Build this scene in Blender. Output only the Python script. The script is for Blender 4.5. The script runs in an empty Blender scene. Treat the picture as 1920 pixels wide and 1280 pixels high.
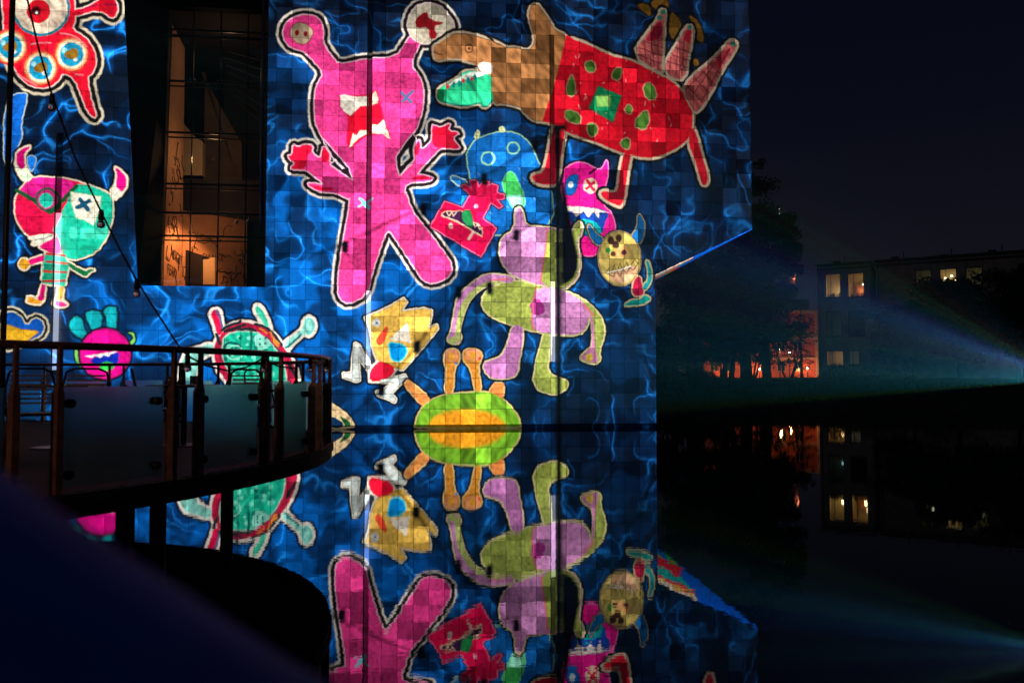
import bpy, bmesh, math, random
import numpy as np
from mathutils import Vector, Matrix

random.seed(7)
scene = bpy.context.scene
COL = scene.collection

# ------------------------------------------------------------------ camera
F_PX, EYE = 1500.0, 2.07                       # focal length in photo pixels, eye height above the water
PITCH = math.atan(65.0 / F_PX)
cam_data = bpy.data.cameras.new('camera')
cam_data.sensor_width = 36.0
cam_data.lens = F_PX / 1920.0 * 36.0
cam_data.clip_start, cam_data.clip_end = 0.05, 3000.0
cam = bpy.data.objects.new('camera', cam_data)
COL.objects.link(cam)
cam.location = (0, 0, EYE)
cam.rotation_euler = (math.radians(90) + PITCH, 0, 0)
cam_data.dof.use_dof = True
cam_data.dof.focus_distance = 26.0
cam_data.dof.aperture_fstop = 2.4
scene.camera = cam

# ------------------------------------------------------------------ night sky
world = bpy.data.worlds.new('World')
scene.world = world
world.use_nodes = True
wn, wl = world.node_tree.nodes, world.node_tree.links
wn.clear()
SUN_EL, SUN_ROT = math.radians(-3.0), math.radians(160.0)
w_out = wn.new('ShaderNodeOutputWorld')
sky = wn.new('ShaderNodeTexSky')
sky.sky_type = 'NISHITA'
sky.sun_disc = False
sky.sun_elevation, sky.sun_rotation = SUN_EL, SUN_ROT
bg_sky = wn.new('ShaderNodeBackground')
bg_sky.inputs['Strength'].default_value = 0.012
wl.new(sky.outputs[0], bg_sky.inputs['Color'])
tc = wn.new('ShaderNodeTexCoord')
sep = wn.new('ShaderNodeSeparateXYZ')
ramp = wn.new('ShaderNodeValToRGB')             # town glow low down, navy higher up
wl.new(tc.outputs['Generated'], sep.inputs[0])
wl.new(sep.outputs['Z'], ramp.inputs[0])
cr = ramp.color_ramp
cr.elements[0].position = 0.0
cr.elements[0].color = (0.0150, 0.0105, 0.0120, 1)
cr.elements[1].position = 0.55
cr.elements[1].color = (0.0007, 0.0013, 0.0060, 1)
e = cr.elements.new(0.12); e.color = (0.0062, 0.0060, 0.0105, 1)
e = cr.elements.new(0.28); e.color = (0.0022, 0.0028, 0.0078, 1)
bg_glow = wn.new('ShaderNodeBackground')
bg_glow.inputs['Strength'].default_value = 1.0
wl.new(ramp.outputs[0], bg_glow.inputs['Color'])
w_add = wn.new('ShaderNodeAddShader')
wl.new(bg_sky.outputs[0], w_add.inputs[0]); wl.new(bg_glow.outputs[0], w_add.inputs[1])
wl.new(w_add.outputs[0], w_out.inputs['Surface'])

moon = bpy.data.lights.new('moon', 'SUN')       # the one distant lamp, at night level
moon.energy, moon.angle, moon.color = 0.022, math.radians(0.5), (1.0, 0.95, 0.88)
moon_o = bpy.data.objects.new('moon', moon)
COL.objects.link(moon_o)
moon_o.rotation_euler = (math.radians(50), 0, math.radians(-20))

vs = scene.view_settings
vs.view_transform, vs.look, vs.exposure, vs.gamma = 'Standard', 'None', 0.0, 1.0
vs.use_curve_mapping = False
cy = scene.cycles
cy.use_denoising = True
cy.max_bounces, cy.diffuse_bounces, cy.glossy_bounces = 8, 3, 4
cy.transmission_bounces, cy.transparent_max_bounces, cy.volume_bounces = 6, 12, 0
cy.caustics_reflective = cy.caustics_refractive = False
cy.sample_clamp_indirect = 2.0
cy.volume_step_rate = 4.0

# ------------------------------------------------------------------ photo pixel -> place
FWD = Vector((0, math.cos(PITCH), math.sin(PITCH)))
UPV = Vector((0, -math.sin(PITCH), math.cos(PITCH)))
CAM = Vector((0, 0, EYE))
def ray(x, y):
    return Vector((1, 0, 0)) * ((x - 960) / F_PX) + FWD + UPV * ((640 - y) / F_PX)
def on_plane(x, y, p, n):
    d = ray(x, y)
    return CAM + d * ((Vector(p) - CAM).dot(n) / d.dot(n))
def on_z(x, y, z=0.0):
    return on_plane(x, y, (0, 0, z), Vector((0, 0, 1)))
def at_depth(x, y, dist):
    d = ray(x, y)
    return CAM + d * (dist / d.y)

THETA = math.radians(6.6)                        # the facade turns slightly away to the right
WU = Vector((math.cos(THETA), math.sin(THETA), 0))
WN = Vector((math.sin(THETA), -math.cos(THETA), 0))   # outward normal, towards the pond
W0 = on_z(900, 803)
def wall_uv(x, y):
    p = on_plane(x, y, W0, WN)
    return ((p - W0).dot(WU), p.z)
def wall_pt(u, v, out=0.0):
    return W0 + WU * u + Vector((0, 0, v)) + WN * out

# ------------------------------------------------------------------ helpers
def new_mat(name, color=(0.5, 0.5, 0.5), rough=0.6, metal=0.0, noise=0.0, nscale=6.0, spec=None, bump=0.0):
    m = bpy.data.materials.new(name)
    m.use_nodes = True
    nt = m.node_tree
    b = nt.nodes['Principled BSDF']
    b.inputs['Roughness'].default_value = rough
    b.inputs['Metallic'].default_value = metal
    if spec is not None:
        b.inputs['Specular IOR Level'].default_value = spec
    if noise > 0 or bump > 0:
        t = nt.nodes.new('ShaderNodeTexCoord')
        n = nt.nodes.new('ShaderNodeTexNoise')
        n.inputs['Scale'].default_value = nscale
        n.inputs['Detail'].default_value = 6
        nt.links.new(t.outputs['Object'], n.inputs['Vector'])
        if noise > 0:
            mr = nt.nodes.new('ShaderNodeMapRange')
            mr.inputs['From Min'].default_value, mr.inputs['From Max'].default_value = 0.3, 0.7
            mr.inputs['To Min'].default_value, mr.inputs['To Max'].default_value = 1 - noise, 1 + noise
            nt.links.new(n.outputs['Fac'], mr.inputs['Value'])
            mx = nt.nodes.new('ShaderNodeVectorMath'); mx.operation = 'SCALE'
            mx.inputs[0].default_value = color
            nt.links.new(mr.outputs[0], mx.inputs['Scale'])
            nt.links.new(mx.outputs[0], b.inputs['Base Color'])
        else:
            b.inputs['Base Color'].default_value = (*color, 1)
        if bump > 0:
            bp = nt.nodes.new('ShaderNodeBump')
            bp.inputs['Strength'].default_value = bump
            bp.inputs['Distance'].default_value = 0.02
            nt.links.new(n.outputs['Fac'], bp.inputs['Height'])
            nt.links.new(bp.outputs[0], b.inputs['Normal'])
    else:
        b.inputs['Base Color'].default_value = (*color, 1)
    return m

def emit_mat(name, color, strength):
    m = bpy.data.materials.new(name)
    m.use_nodes = True
    b = m.node_tree.nodes['Principled BSDF']
    b.inputs['Base Color'].default_value = (*color, 1)
    b.inputs['Emission Color'].default_value = (*color, 1)
    b.inputs['Emission Strength'].default_value = strength
    return m

def tag(o, label=None, cat=None, group=None, kind=None):
    if label: o['label'] = label
    if cat: o['category'] = cat
    if group: o['group'] = group
    if kind: o['kind'] = kind
    return o
def empty(name, loc=(0, 0, 0), rz=0.0, label=None, cat=None, group=None):
    o = bpy.data.objects.new(name, None)
    COL.objects.link(o)
    o.location = loc
    o.rotation_euler = (0, 0, rz)
    o.empty_display_size = 0.2
    return tag(o, label, cat, group)
def link_mesh(name, me, mat, parent=None):
    o = bpy.data.objects.new(name, me)
    COL.objects.link(o)
    if mat is not None and not me.materials:
        me.materials.append(mat)
    if parent is not None:
        o.parent = parent                         # coordinates are local to the parent
    return o

class MB:
    """collects simple solids into one mesh"""
    def __init__(self):
        self.v, self.f = [], []
    def add(self, vs, fs):
        k = len(self.v)
        self.v += [tuple(p) for p in vs]
        self.f += [tuple(i + k for i in f) for f in fs]
        return self
    def box(self, c, s, rz=0.0, rot=None):
        R = rot if rot is not None else Matrix.Rotation(rz, 3, 'Z')
        c = Vector(c)
        vs = [c + R @ Vector((s[0] * a / 2, s[1] * b / 2, s[2] * d / 2)) for a in (-1, 1) for b in (-1, 1) for d in (-1, 1)]
        return self.add(vs, [(0, 1, 3, 2), (4, 6, 7, 5), (0, 4, 5, 1), (2, 3, 7, 6), (0, 2, 6, 4), (1, 5, 7, 3)])
    def tube(self, pts, r, n=8, caps=True, closed=False):
        pts = [Vector(p) for p in pts]
        rs = r if isinstance(r, (list, tuple)) else [r] * len(pts)
        m = len(pts)
        rings = []
        prev = None
        for i, p in enumerate(pts):
            a = pts[(i - 1) % m] if (closed or i > 0) else p
            b = pts[(i + 1) % m] if (closed or i < m - 1) else p
            d = (b - a)
            d = d.normalized() if d.length > 1e-9 else Vector((0, 0, 1))
            if prev is None:
                ref = Vector((0, 0, 1)) if abs(d.z) < 0.9 else Vector((1, 0, 0))
                s = d.cross(ref).normalized()
            else:
                s = (prev - d * prev.dot(d)).normalized()
            prev = s
            t = d.cross(s)
            rings.append([p + (s * math.cos(2 * math.pi * k / n) + t * math.sin(2 * math.pi * k / n)) * rs[i] for k in range(n)])
        vs = [q for rg in rings for q in rg]
        fs = []
        for i in range(m if closed else m - 1):
            j = (i + 1) % m
            for k in range(n):
                l = (k + 1) % n
                fs.append((i * n + k, i * n + l, j * n + l, j * n + k))
        if caps and not closed:
            fs.append(tuple(range(n - 1, -1, -1)))
            fs.append(tuple((m - 1) * n + k for k in range(n)))
        return self.add(vs, fs)
    def prism(self, poly, d):
        """poly: list of 3d points (planar); d: extrusion vector"""
        n = len(poly)
        poly = [Vector(p) for p in poly]
        vs = poly + [p + Vector(d) for p in poly]
        fs = [tuple(range(n)), tuple(range(2 * n - 1, n - 1, -1))]
        for i in range(n):
            j = (i + 1) % n
            fs.append((i, i + n, j + n, j))
        return self.add(vs, fs)
    def lathe(self, prof, c=(0, 0, 0), n=16):
        vs, fs = [], []
        for r, z in prof:
            for k in range(n):
                a = 2 * math.pi * k / n
                vs.append((c[0] + r * math.cos(a), c[1] + r * math.sin(a), c[2] + z))
        for i in range(len(prof) - 1):
            for k in range(n):
                l = (k + 1) % n
                fs.append((i * n + k, i * n + l, (i + 1) * n + l, (i + 1) * n + k))
        return self.add(vs, fs)
    def mesh(self, name, smooth=False, bevel=0.0):
        me = bpy.data.meshes.new(name)
        me.from_pydata(self.v, [], self.f)
        bm = bmesh.new(); bm.from_mesh(me)
        bmesh.ops.recalc_face_normals(bm, faces=bm.faces)
        if bevel > 0:
            bmesh.ops.bevel(bm, geom=list(bm.edges), offset=bevel, segments=1, affect='EDGES')
        bm.to_mesh(me); bm.free()
        if smooth:
            me.polygons.foreach_set('use_smooth', [True] * len(me.polygons))
        me.update()
        return me
    def build(self, name, mat, parent=None, smooth=False, bevel=0.0):
        return link_mesh(name, self.mesh(name, smooth, bevel), mat, parent)
# ------------------------------------------------------------------ the picture the projector throws (painted in code, in wall metres)
PPM = 48.0                                        # projected pixels per metre of wall
U0, U1 = wall_uv(-30, 400)[0], wall_uv(1445, 200)[0]
V0, V1 = 0.0, wall_uv(700, -40)[1]
CW, CH = int((U1 - U0) * PPM), int((V1 - V0) * PPM)

def lin(c):
    c = np.asarray(c, dtype=np.float64) / 255.0
    return np.where(c <= 0.04045, c / 12.92, ((c + 0.055) / 1.055) ** 2.4)

rng = np.random.default_rng(11)
def perlin(shape, cell, seed, ox=0.0, oy=0.0, X=None, Y=None):
    r = np.random.default_rng(seed)
    T = 64
    ang = r.random((T, T)) * 2 * np.pi
    gx, gy = np.cos(ang), np.sin(ang)
    if X is None:
        Y, X = YY, XX
    x, y = X / cell + ox, Y / cell + oy
    xi, yi = np.floor(x).astype(int), np.floor(y).astype(int)
    fx, fy = x - xi, y - yi
    sx, sy = fx * fx * fx * (fx * (fx * 6 - 15) + 10), fy * fy * fy * (fy * (fy * 6 - 15) + 10)
    def g(ix, iy, dx, dy):
        return gx[iy % T, ix % T] * dx + gy[iy % T, ix % T] * dy
    a = g(xi, yi, fx, fy); b = g(xi + 1, yi, fx - 1, fy)
    c = g(xi, yi + 1, fx, fy - 1); d = g(xi + 1, yi + 1, fx - 1, fy - 1)
    return (a + (b - a) * sx) * (1 - sy) + (c + (d - c) * sx) * sy

YY, XX = np.mgrid[0:CH, 0:CW].astype(np.float64)
def fbm(cell, seed, oct=3, X=None, Y=None):
    o, amp = 0, 1.0
    for i in range(oct):
        o = o + amp * perlin((CH, CW), cell / 2 ** i, seed + i, X=X, Y=Y)
        amp *= 0.5
    return o

# water-like blue ground: flat dark cells with bright wavering lines
wx = XX + 55 * fbm(130, 1) + 16 * fbm(38, 4, 2)
wy = YY + 75 * fbm(150, 7) + 16 * fbm(42, 9, 2)
r1 = np.abs(perlin(None, 96, 21, X=wx, Y=wy * 0.7))
r2 = np.abs(perlin(None, 54, 23, X=wx * 0.8, Y=wy))
r3 = np.abs(perlin(None, 70, 27, X=wx * 0.6 + wy * 0.5, Y=wy * 0.9 - wx * 0.3))
gate1 = np.clip(fbm(140, 31, 2) * 3.0 + 0.48, 0, 1)
gate2 = np.clip(fbm(110, 35, 2) * 3.2 + 0.22, 0, 1)
gate3 = np.clip(fbm(120, 39, 2) * 3.0 + 0.02, 0, 1)
wid = np.clip(1 + 2.0 * fbm(60, 41, 2), 0.45, 2.4)          # strokes swell and thin
lines = np.exp(-(r1 / (0.019 * wid)) ** 2) * gate1 + 0.8 * np.exp(-(r2 / (0.026 * wid)) ** 2) * gate2 + 0.7 * np.exp(-(r3 / (0.022 * wid)) ** 2) * gate3
halo = np.exp(-(r1 / 0.075) ** 2) * gate1 + 0.6 * np.exp(-(r2 / 0.08) ** 2) * gate2 + 0.5 * np.exp(-(r3 / 0.07) ** 2) * gate3
cells = np.clip(0.46 + 2.4 * perlin(None, 74, 51, X=wx, Y=wy) + 0.9 * perlin(None, 30, 53, X=wx, Y=wy), 0, 1.15) ** 1.5
uu, vv = U0 + XX / PPM, V0 + YY / PPM             # row 0 is the foot of the wall
def blob(px, py, rx, ry):
    u, v = wall_uv(px, py)
    return np.exp(-((uu - u) / (rx / PPM)) ** 2 - ((vv - v) / (ry / PPM)) ** 2)
level = (0.05 + 1.05 * blob(640, 500, 240, 160) + 0.95 * blob(420, 610, 220, 110) + 0.42 * blob(900, 330, 190, 160)
         + 0.50 * blob(690, 720, 190, 110) + 0.28 * blob(560, 250, 150, 180) + 0.05 * blob(1150, 180, 330, 190)
         + 0.06 * blob(1100, 720, 160, 90) + 0.35 * blob(230, 620, 110, 110))
left = 1 / (1 + np.exp((uu - wall_uv(270, 300)[0]) * 3))
def C(r, g, b): return lin((r, g, b))[None, None, :]
deep, mid, hot = C(2, 9, 22), C(0, 92, 178), C(34, 150, 244)
canvas = deep + (mid - deep) * (np.clip(level * (0.18 + 1.05 * cells), 0, 1.2))[..., None]
canvas = canvas + (C(0, 88, 178)) * (np.clip(halo, 0, 1.2) * (0.20 + 0.42 * level + 0.42 * left))[..., None]
canvas = canvas + hot * (np.clip(lines, 0, 1.3) * (0.30 + 0.55 * level + 0.55 * left))[..., None]
canvas = np.clip(canvas, 0.0006, None)

grain = np.clip(1 + 0.55 * fbm(7, 61, 2) + 0.35 * fbm(26, 65, 2), 0.55, 1.5)
crayon = np.clip(1 + 0.9 * perlin(None, 9, 71, X=XX * 0.8 + YY * 0.5, Y=YY * 0.35 - XX * 0.25), 0.45, 1.5)

ZOOMS = dict(A=(500, 0, 6.4), B=(500, 0, 4.2675), C=(500, 220, 3.2), D=(520, 220, 6.4), E=(720, 200, 6.4), F=(780, 0, 4.924),
             G=(1020, 0, 3.2), H=(790, 220, 4.571), I=(980, 260, 3.765), J=(830, 370, 3.281), K=(610, 540, 4.571), L=(100, 550, 3.692),
             M=(380, 560, 7.1125), N=(10, 270, 7.1125), O=(20, 430, 7.528), Q=(0, 0, 4.2654), R=(0, 240, 3.2), S=(0, 560, 3.2),
             T=(300, 640, 4.0), X=(0, 0, 1.0))
def P(s, z='X'):
    """'x,y x,y ...' in the frame z -> canvas points; 'F:' inside the string switches frame"""
    out = []
    for t in s.split():
        if t.endswith(':'):
            z = t[:-1]; continue
        x, y = map(float, t.split(','))
        ox, oy, k = ZOOMS[z]
        u, v = wall_uv(ox + x / k, oy + y / k)
        out.append(((u - U0) * PPM, (v - V0) * PPM))
    return np.array(out)
def chaikin(p, closed=True, n=2):
    for _ in range(n):
        q = np.roll(p, -1, 0) if closed else p[1:]
        b = p if closed else p[:-1]
        m = np.empty((2 * len(b), 2))
        m[0::2] = 0.75 * b + 0.25 * q
        m[1::2] = 0.25 * b + 0.75 * q
        if not closed:
            m = np.vstack([p[:1], m, p[-1:]])
        p = m
    return p
WOB = (perlin((CH, CW), 9, 81) * 1.6, perlin((CH, CW), 9, 82) * 1.6)   # hand-drawn waver
def window(ps, pad):
    a = np.vstack(ps)
    x0, y0 = np.floor(a.min(0) - pad).astype(int); x1, y1 = np.ceil(a.max(0) + pad).astype(int)
    x0, y0, x1, y1 = max(x0, 0), max(y0, 0), min(x1, CW), min(y1, CH)
    return (x0, y0, x1, y1) if x1 > x0 and y1 > y0 else None
def seg_d(p, X, Y, closed):
    d2 = np.full(X.shape, 1e9)
    inside = np.zeros(X.shape, bool)
    n = len(p)
    for i in range(n if closed else n - 1):
        ax, ay = p[i]; bx, by = p[(i + 1) % n]
        ex, ey = bx - ax, by - ay
        L = ex * ex + ey * ey + 1e-12
        t = np.clip(((X - ax) * ex + (Y - ay) * ey) / L, 0, 1)
        d2 = np.minimum(d2, (X - ax - t * ex) ** 2 + (Y - ay - t * ey) ** 2)
        if closed and ay != by:
            c = ((ay > Y) != (by > Y)) & (X < (bx - ax) * (Y - ay) / (by - ay) + ax)
            inside ^= c
    d = np.sqrt(d2)
    return np.where(inside, -d, d) if closed else d
def put(w, sdf, off, col, tex=None, soft=0.9, alpha=1.0):
    x0, y0, x1, y1 = w
    a = np.clip(0.5 - (sdf - off) / (2 * soft), 0, 1)[..., None] * alpha
    c = lin(col)[None, None, :] * np.ones((y1 - y0, x1 - x0, 1))
    if tex is not None:
        c = c * tex[y0:y1, x0:x1, None]
    canvas[y0:y1, x0:x1] = canvas[y0:y1, x0:x1] * (1 - a) + c * a
def shape(polys, fill, layers=(), z='X', smooth=1, tex='g', soft=0.9):
    """union of outlines; layers = [(offset px, colour)] drawn outermost first, then the fill"""
    ps = [chaikin(P(s, z), True, smooth) if isinstance(s, str) else s for s in ([polys] if isinstance(polys, (str, np.ndarray)) else polys)]
    w = window(ps, max([l[0] for l in layers] + [2]) + 4)
    if w is None: return
    x0, y0, x1, y1 = w
    X, Y = XX[y0:y1, x0:x1] + WOB[0][y0:y1, x0:x1], YY[y0:y1, x0:x1] + WOB[1][y0:y1, x0:x1]
    sdf = np.full(X.shape, 1e9)
    for p in ps:
        sdf = np.minimum(sdf, seg_d(p, X, Y, True))
    for off, col in sorted(layers, key=lambda l: -l[0]):
        put(w, sdf, off, col, soft=1.1)
    if fill is not None:
        put(w, sdf, 0, fill, {'g': grain, 'c': crayon, None: None}[tex], soft)
def line(s, width, col, z='X', smooth=1, closed=False, soft=0.9, alpha=1.0):
    p = P(s, z)
    if smooth: p = chaikin(p, closed, smooth)
    w = window([p], width + 3)
    if w is None: return
    x0, y0, x1, y1 = w
    X, Y = XX[y0:y1, x0:x1] + WOB[0][y0:y1, x0:x1], YY[y0:y1, x0:x1] + WOB[1][y0:y1, x0:x1]
    put(w, np.abs(seg_d(p, X, Y, closed)), width / 2, col, None, soft, alpha)
def disc(cx, cy, rx, ry, z='X', rot=0.0, n=20):
    a = np.linspace(0, 2 * np.pi, n, endpoint=False)
    c, s = math.cos(rot), math.sin(rot)
    return ' '.join('%.2f,%.2f' % (cx + rx * math.cos(t) * c - ry * math.sin(t) * s, cy + rx * math.cos(t) * s + ry * math.sin(t) * c) for t in a)
def dot(cx, cy, rx, ry, col, z='X', layers=(), tex='g', soft=0.9):
    shape(disc(cx, cy, rx, ry), col, layers, z, 1, tex, soft)

CREAM, WHITE, BLACK = (205, 190, 165), (240, 232, 220), (14, 13, 12)
PINK, MAG, RED, TEAL = (252, 62, 146), (240, 10, 130), (232, 12, 42), (15, 180, 150)

# golden creature tucked behind the spines
for s in ('550,35 600,20 640,50 640,110 590,70', '640,0 745,0 745,60 650,60', '745,60 830,130 800,240 750,230', '860,90 930,130 965,260 915,250 900,150', '890,360 920,360 930,400 895,395'):
    shape(s, (120, 82, 18), [(3, (30, 24, 10))], 'G')

# blue round creature
shape('385,340 410,270 460,200 540,165 680,125 800,135 880,180 940,250 1000,390 1060,520 1110,640 1125,900 960,960 720,1010 600,1010 500,900 420,530', (14, 104, 186), [(2.2, (150, 200, 150))], 'H')
for s in ('455,190 470,120 490,125 495,170', '670,125 670,90 700,85 715,125'):
    shape(s, (190, 200, 130), [(1.5, (220, 225, 170))], 'H')
for cx, cy, r in ((568, 355, 55), (785, 268, 50)):
    line(disc(cx, cy, r, r), 3, (150, 215, 160), 'H', 0, True)
shape('690,580 720,500 760,465 800,500 840,590 880,680 880,780 800,800 740,700', (70, 205, 95), [(2, (120, 220, 150))], 'H')
shape('735,672 862,668 868,785 795,795', (150, 235, 200), (), 'H', 0)
shape('245,520 270,505 400,550 340,600 290,570', (30, 120, 190), [(2, (190, 220, 200))], 'H')
for k in range(26):
    a, b = 440 + 640 * rng.random(), 420 + 500 * rng.random()
    line('%f,%f %f,%f' % (a, b, a + 14, b + 16), 1.3, (120, 160, 225), 'H', 0, alpha=0.7)

# magenta horned creature
shape('265,290 290,220 350,180 420,170 480,195 540,230 570,200 595,145 604,240 585,320 560,420 570,480 630,530 655,640 640,720 510,830 415,825 395,700 330,640 310,530 280,430', (232, 18, 138), [(2, (245, 130, 190)), (6, (6, 12, 26))], 'I')
shape('310,280 385,250 388,310 362,402 293,395', (12, 100, 180), [(2, (10, 50, 120))], 'I')
dot(338, 328, 20, 22, (235, 240, 245), 'I')
dot(477, 335, 52, 55, (236, 205, 175), 'I')
line('455,300 500,365', 6, (225, 30, 70), 'I', 0); line('505,310 450,355', 6, (225, 30, 70), 'I', 0)
line('470,250 515,215', 5, (60, 10, 40), 'I', 0)
shape('300,478 520,488 610,520 580,600 560,680 500,690 400,690 330,590', (18, 62, 150), (), 'I')
shape('330,570 470,570 540,610 560,690 440,690', (10, 150, 150), (), 'I')
shape('298,480 430,485 530,500 610,525 540,520 535,560 500,520 460,555 425,515 375,555 345,515 300,515', (240, 220, 205), (), 'I', 0)
shape('395,705 505,700 508,830 415,825', (236, 16, 130), (), 'I', 0)

# brown-headed dragon with red spotted body
dragon = ['F: 160,480 165,430 270,370 330,320 430,310 560,340 660,370 760,410 830,450 940,450 1000,475 1060,465 1100,400 1085,290 1045,180 1050,80 1110,40 1150,90 1230,200 1270,290 1380,330 1390,420 1290,700 1200,1120 1090,1120 1020,1060 970,1000 930,980 800,955 720,960 690,800 700,700 590,670 550,600 440,560 400,545 300,545 180,560',
          'F: 200,880 215,820 280,790 390,730 440,665 540,665 640,690 700,670 760,720 740,900 700,940 650,990 600,990 600,950 440,990 300,960 220,940',
          'G: 135,225 260,270 400,340 490,360 560,385 640,430 750,480 830,550 890,660 890,750 870,830 800,890 680,945 600,950 520,930 440,910 300,850 160,805 110,780 50,745 -40,725 0,560 60,380',
          'H: 1130,60 1240,100 1200,280 1170,560 1110,585 1020,580 960,550 945,510 980,490 1040,480 1080,350 1100,200',
          'G: 475,915 525,915 505,1010 492,1100 482,1180 465,1240 420,1230 350,1190 335,1160 360,1145 410,1160 440,1150 450,1060',
          'G: 860,850 890,750 920,830 950,950 985,1060 975,1115 945,1110 920,1010',
          'G: 530,330 620,200 690,110 700,60 725,70 718,150 712,260 705,400 700,445',
          'G: 715,400 790,280 855,160 890,165 885,250 860,350 845,480 760,470',
          'G: 830,545 880,470 990,380 1080,290 1110,250 1150,250 1155,290 1060,430 1000,560 920,680 890,660']
shape(dragon, (192, 14, 34), [(5, (180, 160, 135)), (10.5, (6, 8, 12))])
shape(dragon[2], (206, 8, 32), (), tex='g')
shape(dragon[0], (168, 110, 62), [(1.5, (70, 40, 22))], tex='c')
shape('F: 1385,330 1300,700 1165,1115 1280,1130 1360,700 1440,360', (206, 8, 32), (), smooth=0)
shape(dragon[1], (40, 190, 130), [(1.5, (10, 110, 100))], tex='c')
shape('F: 560,590 640,575 705,600 700,680 640,690 585,660', (238, 222, 205))
shape('F: 440,690 560,660 650,690 560,720 500,735 440,740 300,800 290,785', (225, 232, 215))
dot(225, 880, 38, 62, (10, 120, 70), 'F')
for x, y in ((435, 750), (515, 735), (290, 805)):
    dot(x, y, 14, 22, (215, 40, 70), 'F')
for x, y in ((345, 790), (480, 745), (540, 715), (400, 775)):
    dot(x, y, 16, 30, (10, 140, 130), 'F')
line('F: 215,930 300,955 440,985 600,945 610,985 660,985 700,930', 1.8, (8, 90, 80))
line(disc(488, 452, 36, 38), 2.4, (80, 44, 22), 'F', 0, True); dot(488, 455, 12, 12, (70, 36, 18), 'F')
line('F: 160,485 200,505 240,510', 2, (70, 38, 20))
line('F: 1165,580 1140,720 1110,800 1080,960', 5, (120, 140, 60), alpha=0.45)
for i in (6, 7, 8):
    shape(dragon[i], (178, 84, 80), [(3, (168, 152, 130))], tex='c')
shape('G: 600,260 640,190 690,125 712,150 705,230', (150, 22, 44)); shape('G: 830,250 862,170 886,180 878,260', (170, 20, 44)); shape('G: 1010,400 1100,290 1125,300 1050,420', (150, 30, 46))
for s in ('600,250 710,290', '570,290 705,340', '640,200 712,240', '560,330 700,385', '640,220 660,400', '600,260 610,380', '680,150 685,420',
          '760,330 875,370', '735,370 860,410', '790,290 880,320', '800,290 790,450', '840,220 825,460', '760,340 750,440',
          '900,470 990,560', '940,420 1020,510', '990,385 1050,440', '1030,350 1080,390', '860,520 950,620', '1080,300 900,560', '1110,300 940,620', '1000,390 850,540'):
    line(s, 2.2, (92, 14, 34), 'G', 0, alpha=0.85)
for x, y in ((712, 75), (695, 110), (1132, 268), (872, 168)):
    dot(x, y, 16, 16, (40, 110, 90), 'G')
for s in ('240,375 300,370 310,430 260,440', '160,440 185,500 180,590 125,560', '400,470 430,410 470,415 450,490', '590,510 650,500 680,600 610,600', '480,670 505,625 530,650 520,690',
          '610,650 635,720 600,790 530,750', '130,655 220,690 215,755 125,720', '260,740 310,745 325,790 290,830 260,800', '450,850 510,825 515,890 480,900'):
    shape(s, (70, 118, 38), [(1.8, (190, 150, 120))], 'G', 1, 'c')
shape('325,520 460,580 410,735 270,650', (10, 130, 78), [(1.5, (10, 80, 60))], 'G', 0, 'c')
shape('310,575 398,575 398,642 318,642', (120, 170, 80), (), 'G', 0, 'c')
for k in range(34):
    a, b = 150 + 680 * rng.random(), 320 + 560 * rng.random()
    line('%f,%f %f,%f' % (a, b, a + 20 * (rng.random() - .5), b + 26 * rng.random()), 1.4, (240, 190, 180), 'G', 0, alpha=0.55)

# the big pink creature
pink = ['A: 480,650 420,610 290,580 215,500 190,400 220,300 300,230 400,190 520,190 610,220 655,290 680,400 665,510 720,610 860,790 760,960',
        'A: 480,650 860,780 1050,745 1200,715 B: 1035,465 1105,360 1150,290 1260,300 1210,372 1146,525 1215,610 1250,700 1252,800 1240,900 1190,1050 E: 345,310 255,440 150,590 145,740 183,830 260,920 240,1000 250,1080 C: 835,450 848,510 880,580 985,710 1090,850 1108,890 1100,955 1005,1000 940,985 870,880 745,690 725,682 708,700 630,930 592,1070 490,1122 437,1088 424,1040 440,850 492,560 497,512 D: 890,760 640,350 540,260 470,100 B: 390,1000 380,850 385,760 400,690 460,580 330,440',
        'D: 900,770 900,1010 700,905 560,905 470,885 355,805 390,790 580,825 480,740 350,640 270,630 170,630 165,600 215,560 110,470 180,460 185,330 240,370 320,325 430,350 400,430 510,505 530,440 545,345 610,420 632,480 612,540',
        'E: 175,850 345,690 365,640 352,520 385,440 425,395 432,545 560,432 578,380 572,222 600,232 680,265 800,195 757,298 920,320 800,378 910,490 880,515 690,502 640,530 395,800 400,825 490,830 585,858 560,885 470,910 340,905 270,940 180,960']
PL = [(2.2, (250, 205, 215)), (9.0, (26, 16, 22)), (13.0, (222, 212, 196))]
ball = 'B: 1160,300 1140,265 1122,200 1150,110 1200,52 1285,28 1380,50 1450,120 1500,200 1490,260 1400,330 1290,360 1200,340'
# right ear and its dark rims go down first so that the dragon's snout overlaps it
shape(pink + [ball], PINK, PL)
for s in pink: shape(s, PINK)
shape(ball, (206, 192, 168), [(1.5, (240, 225, 215))])
shape('B: 1180,165 1275,85 1300,165 1440,190 1330,215 1370,300 1300,330 1290,215 1200,235', (160, 18, 26))
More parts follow.
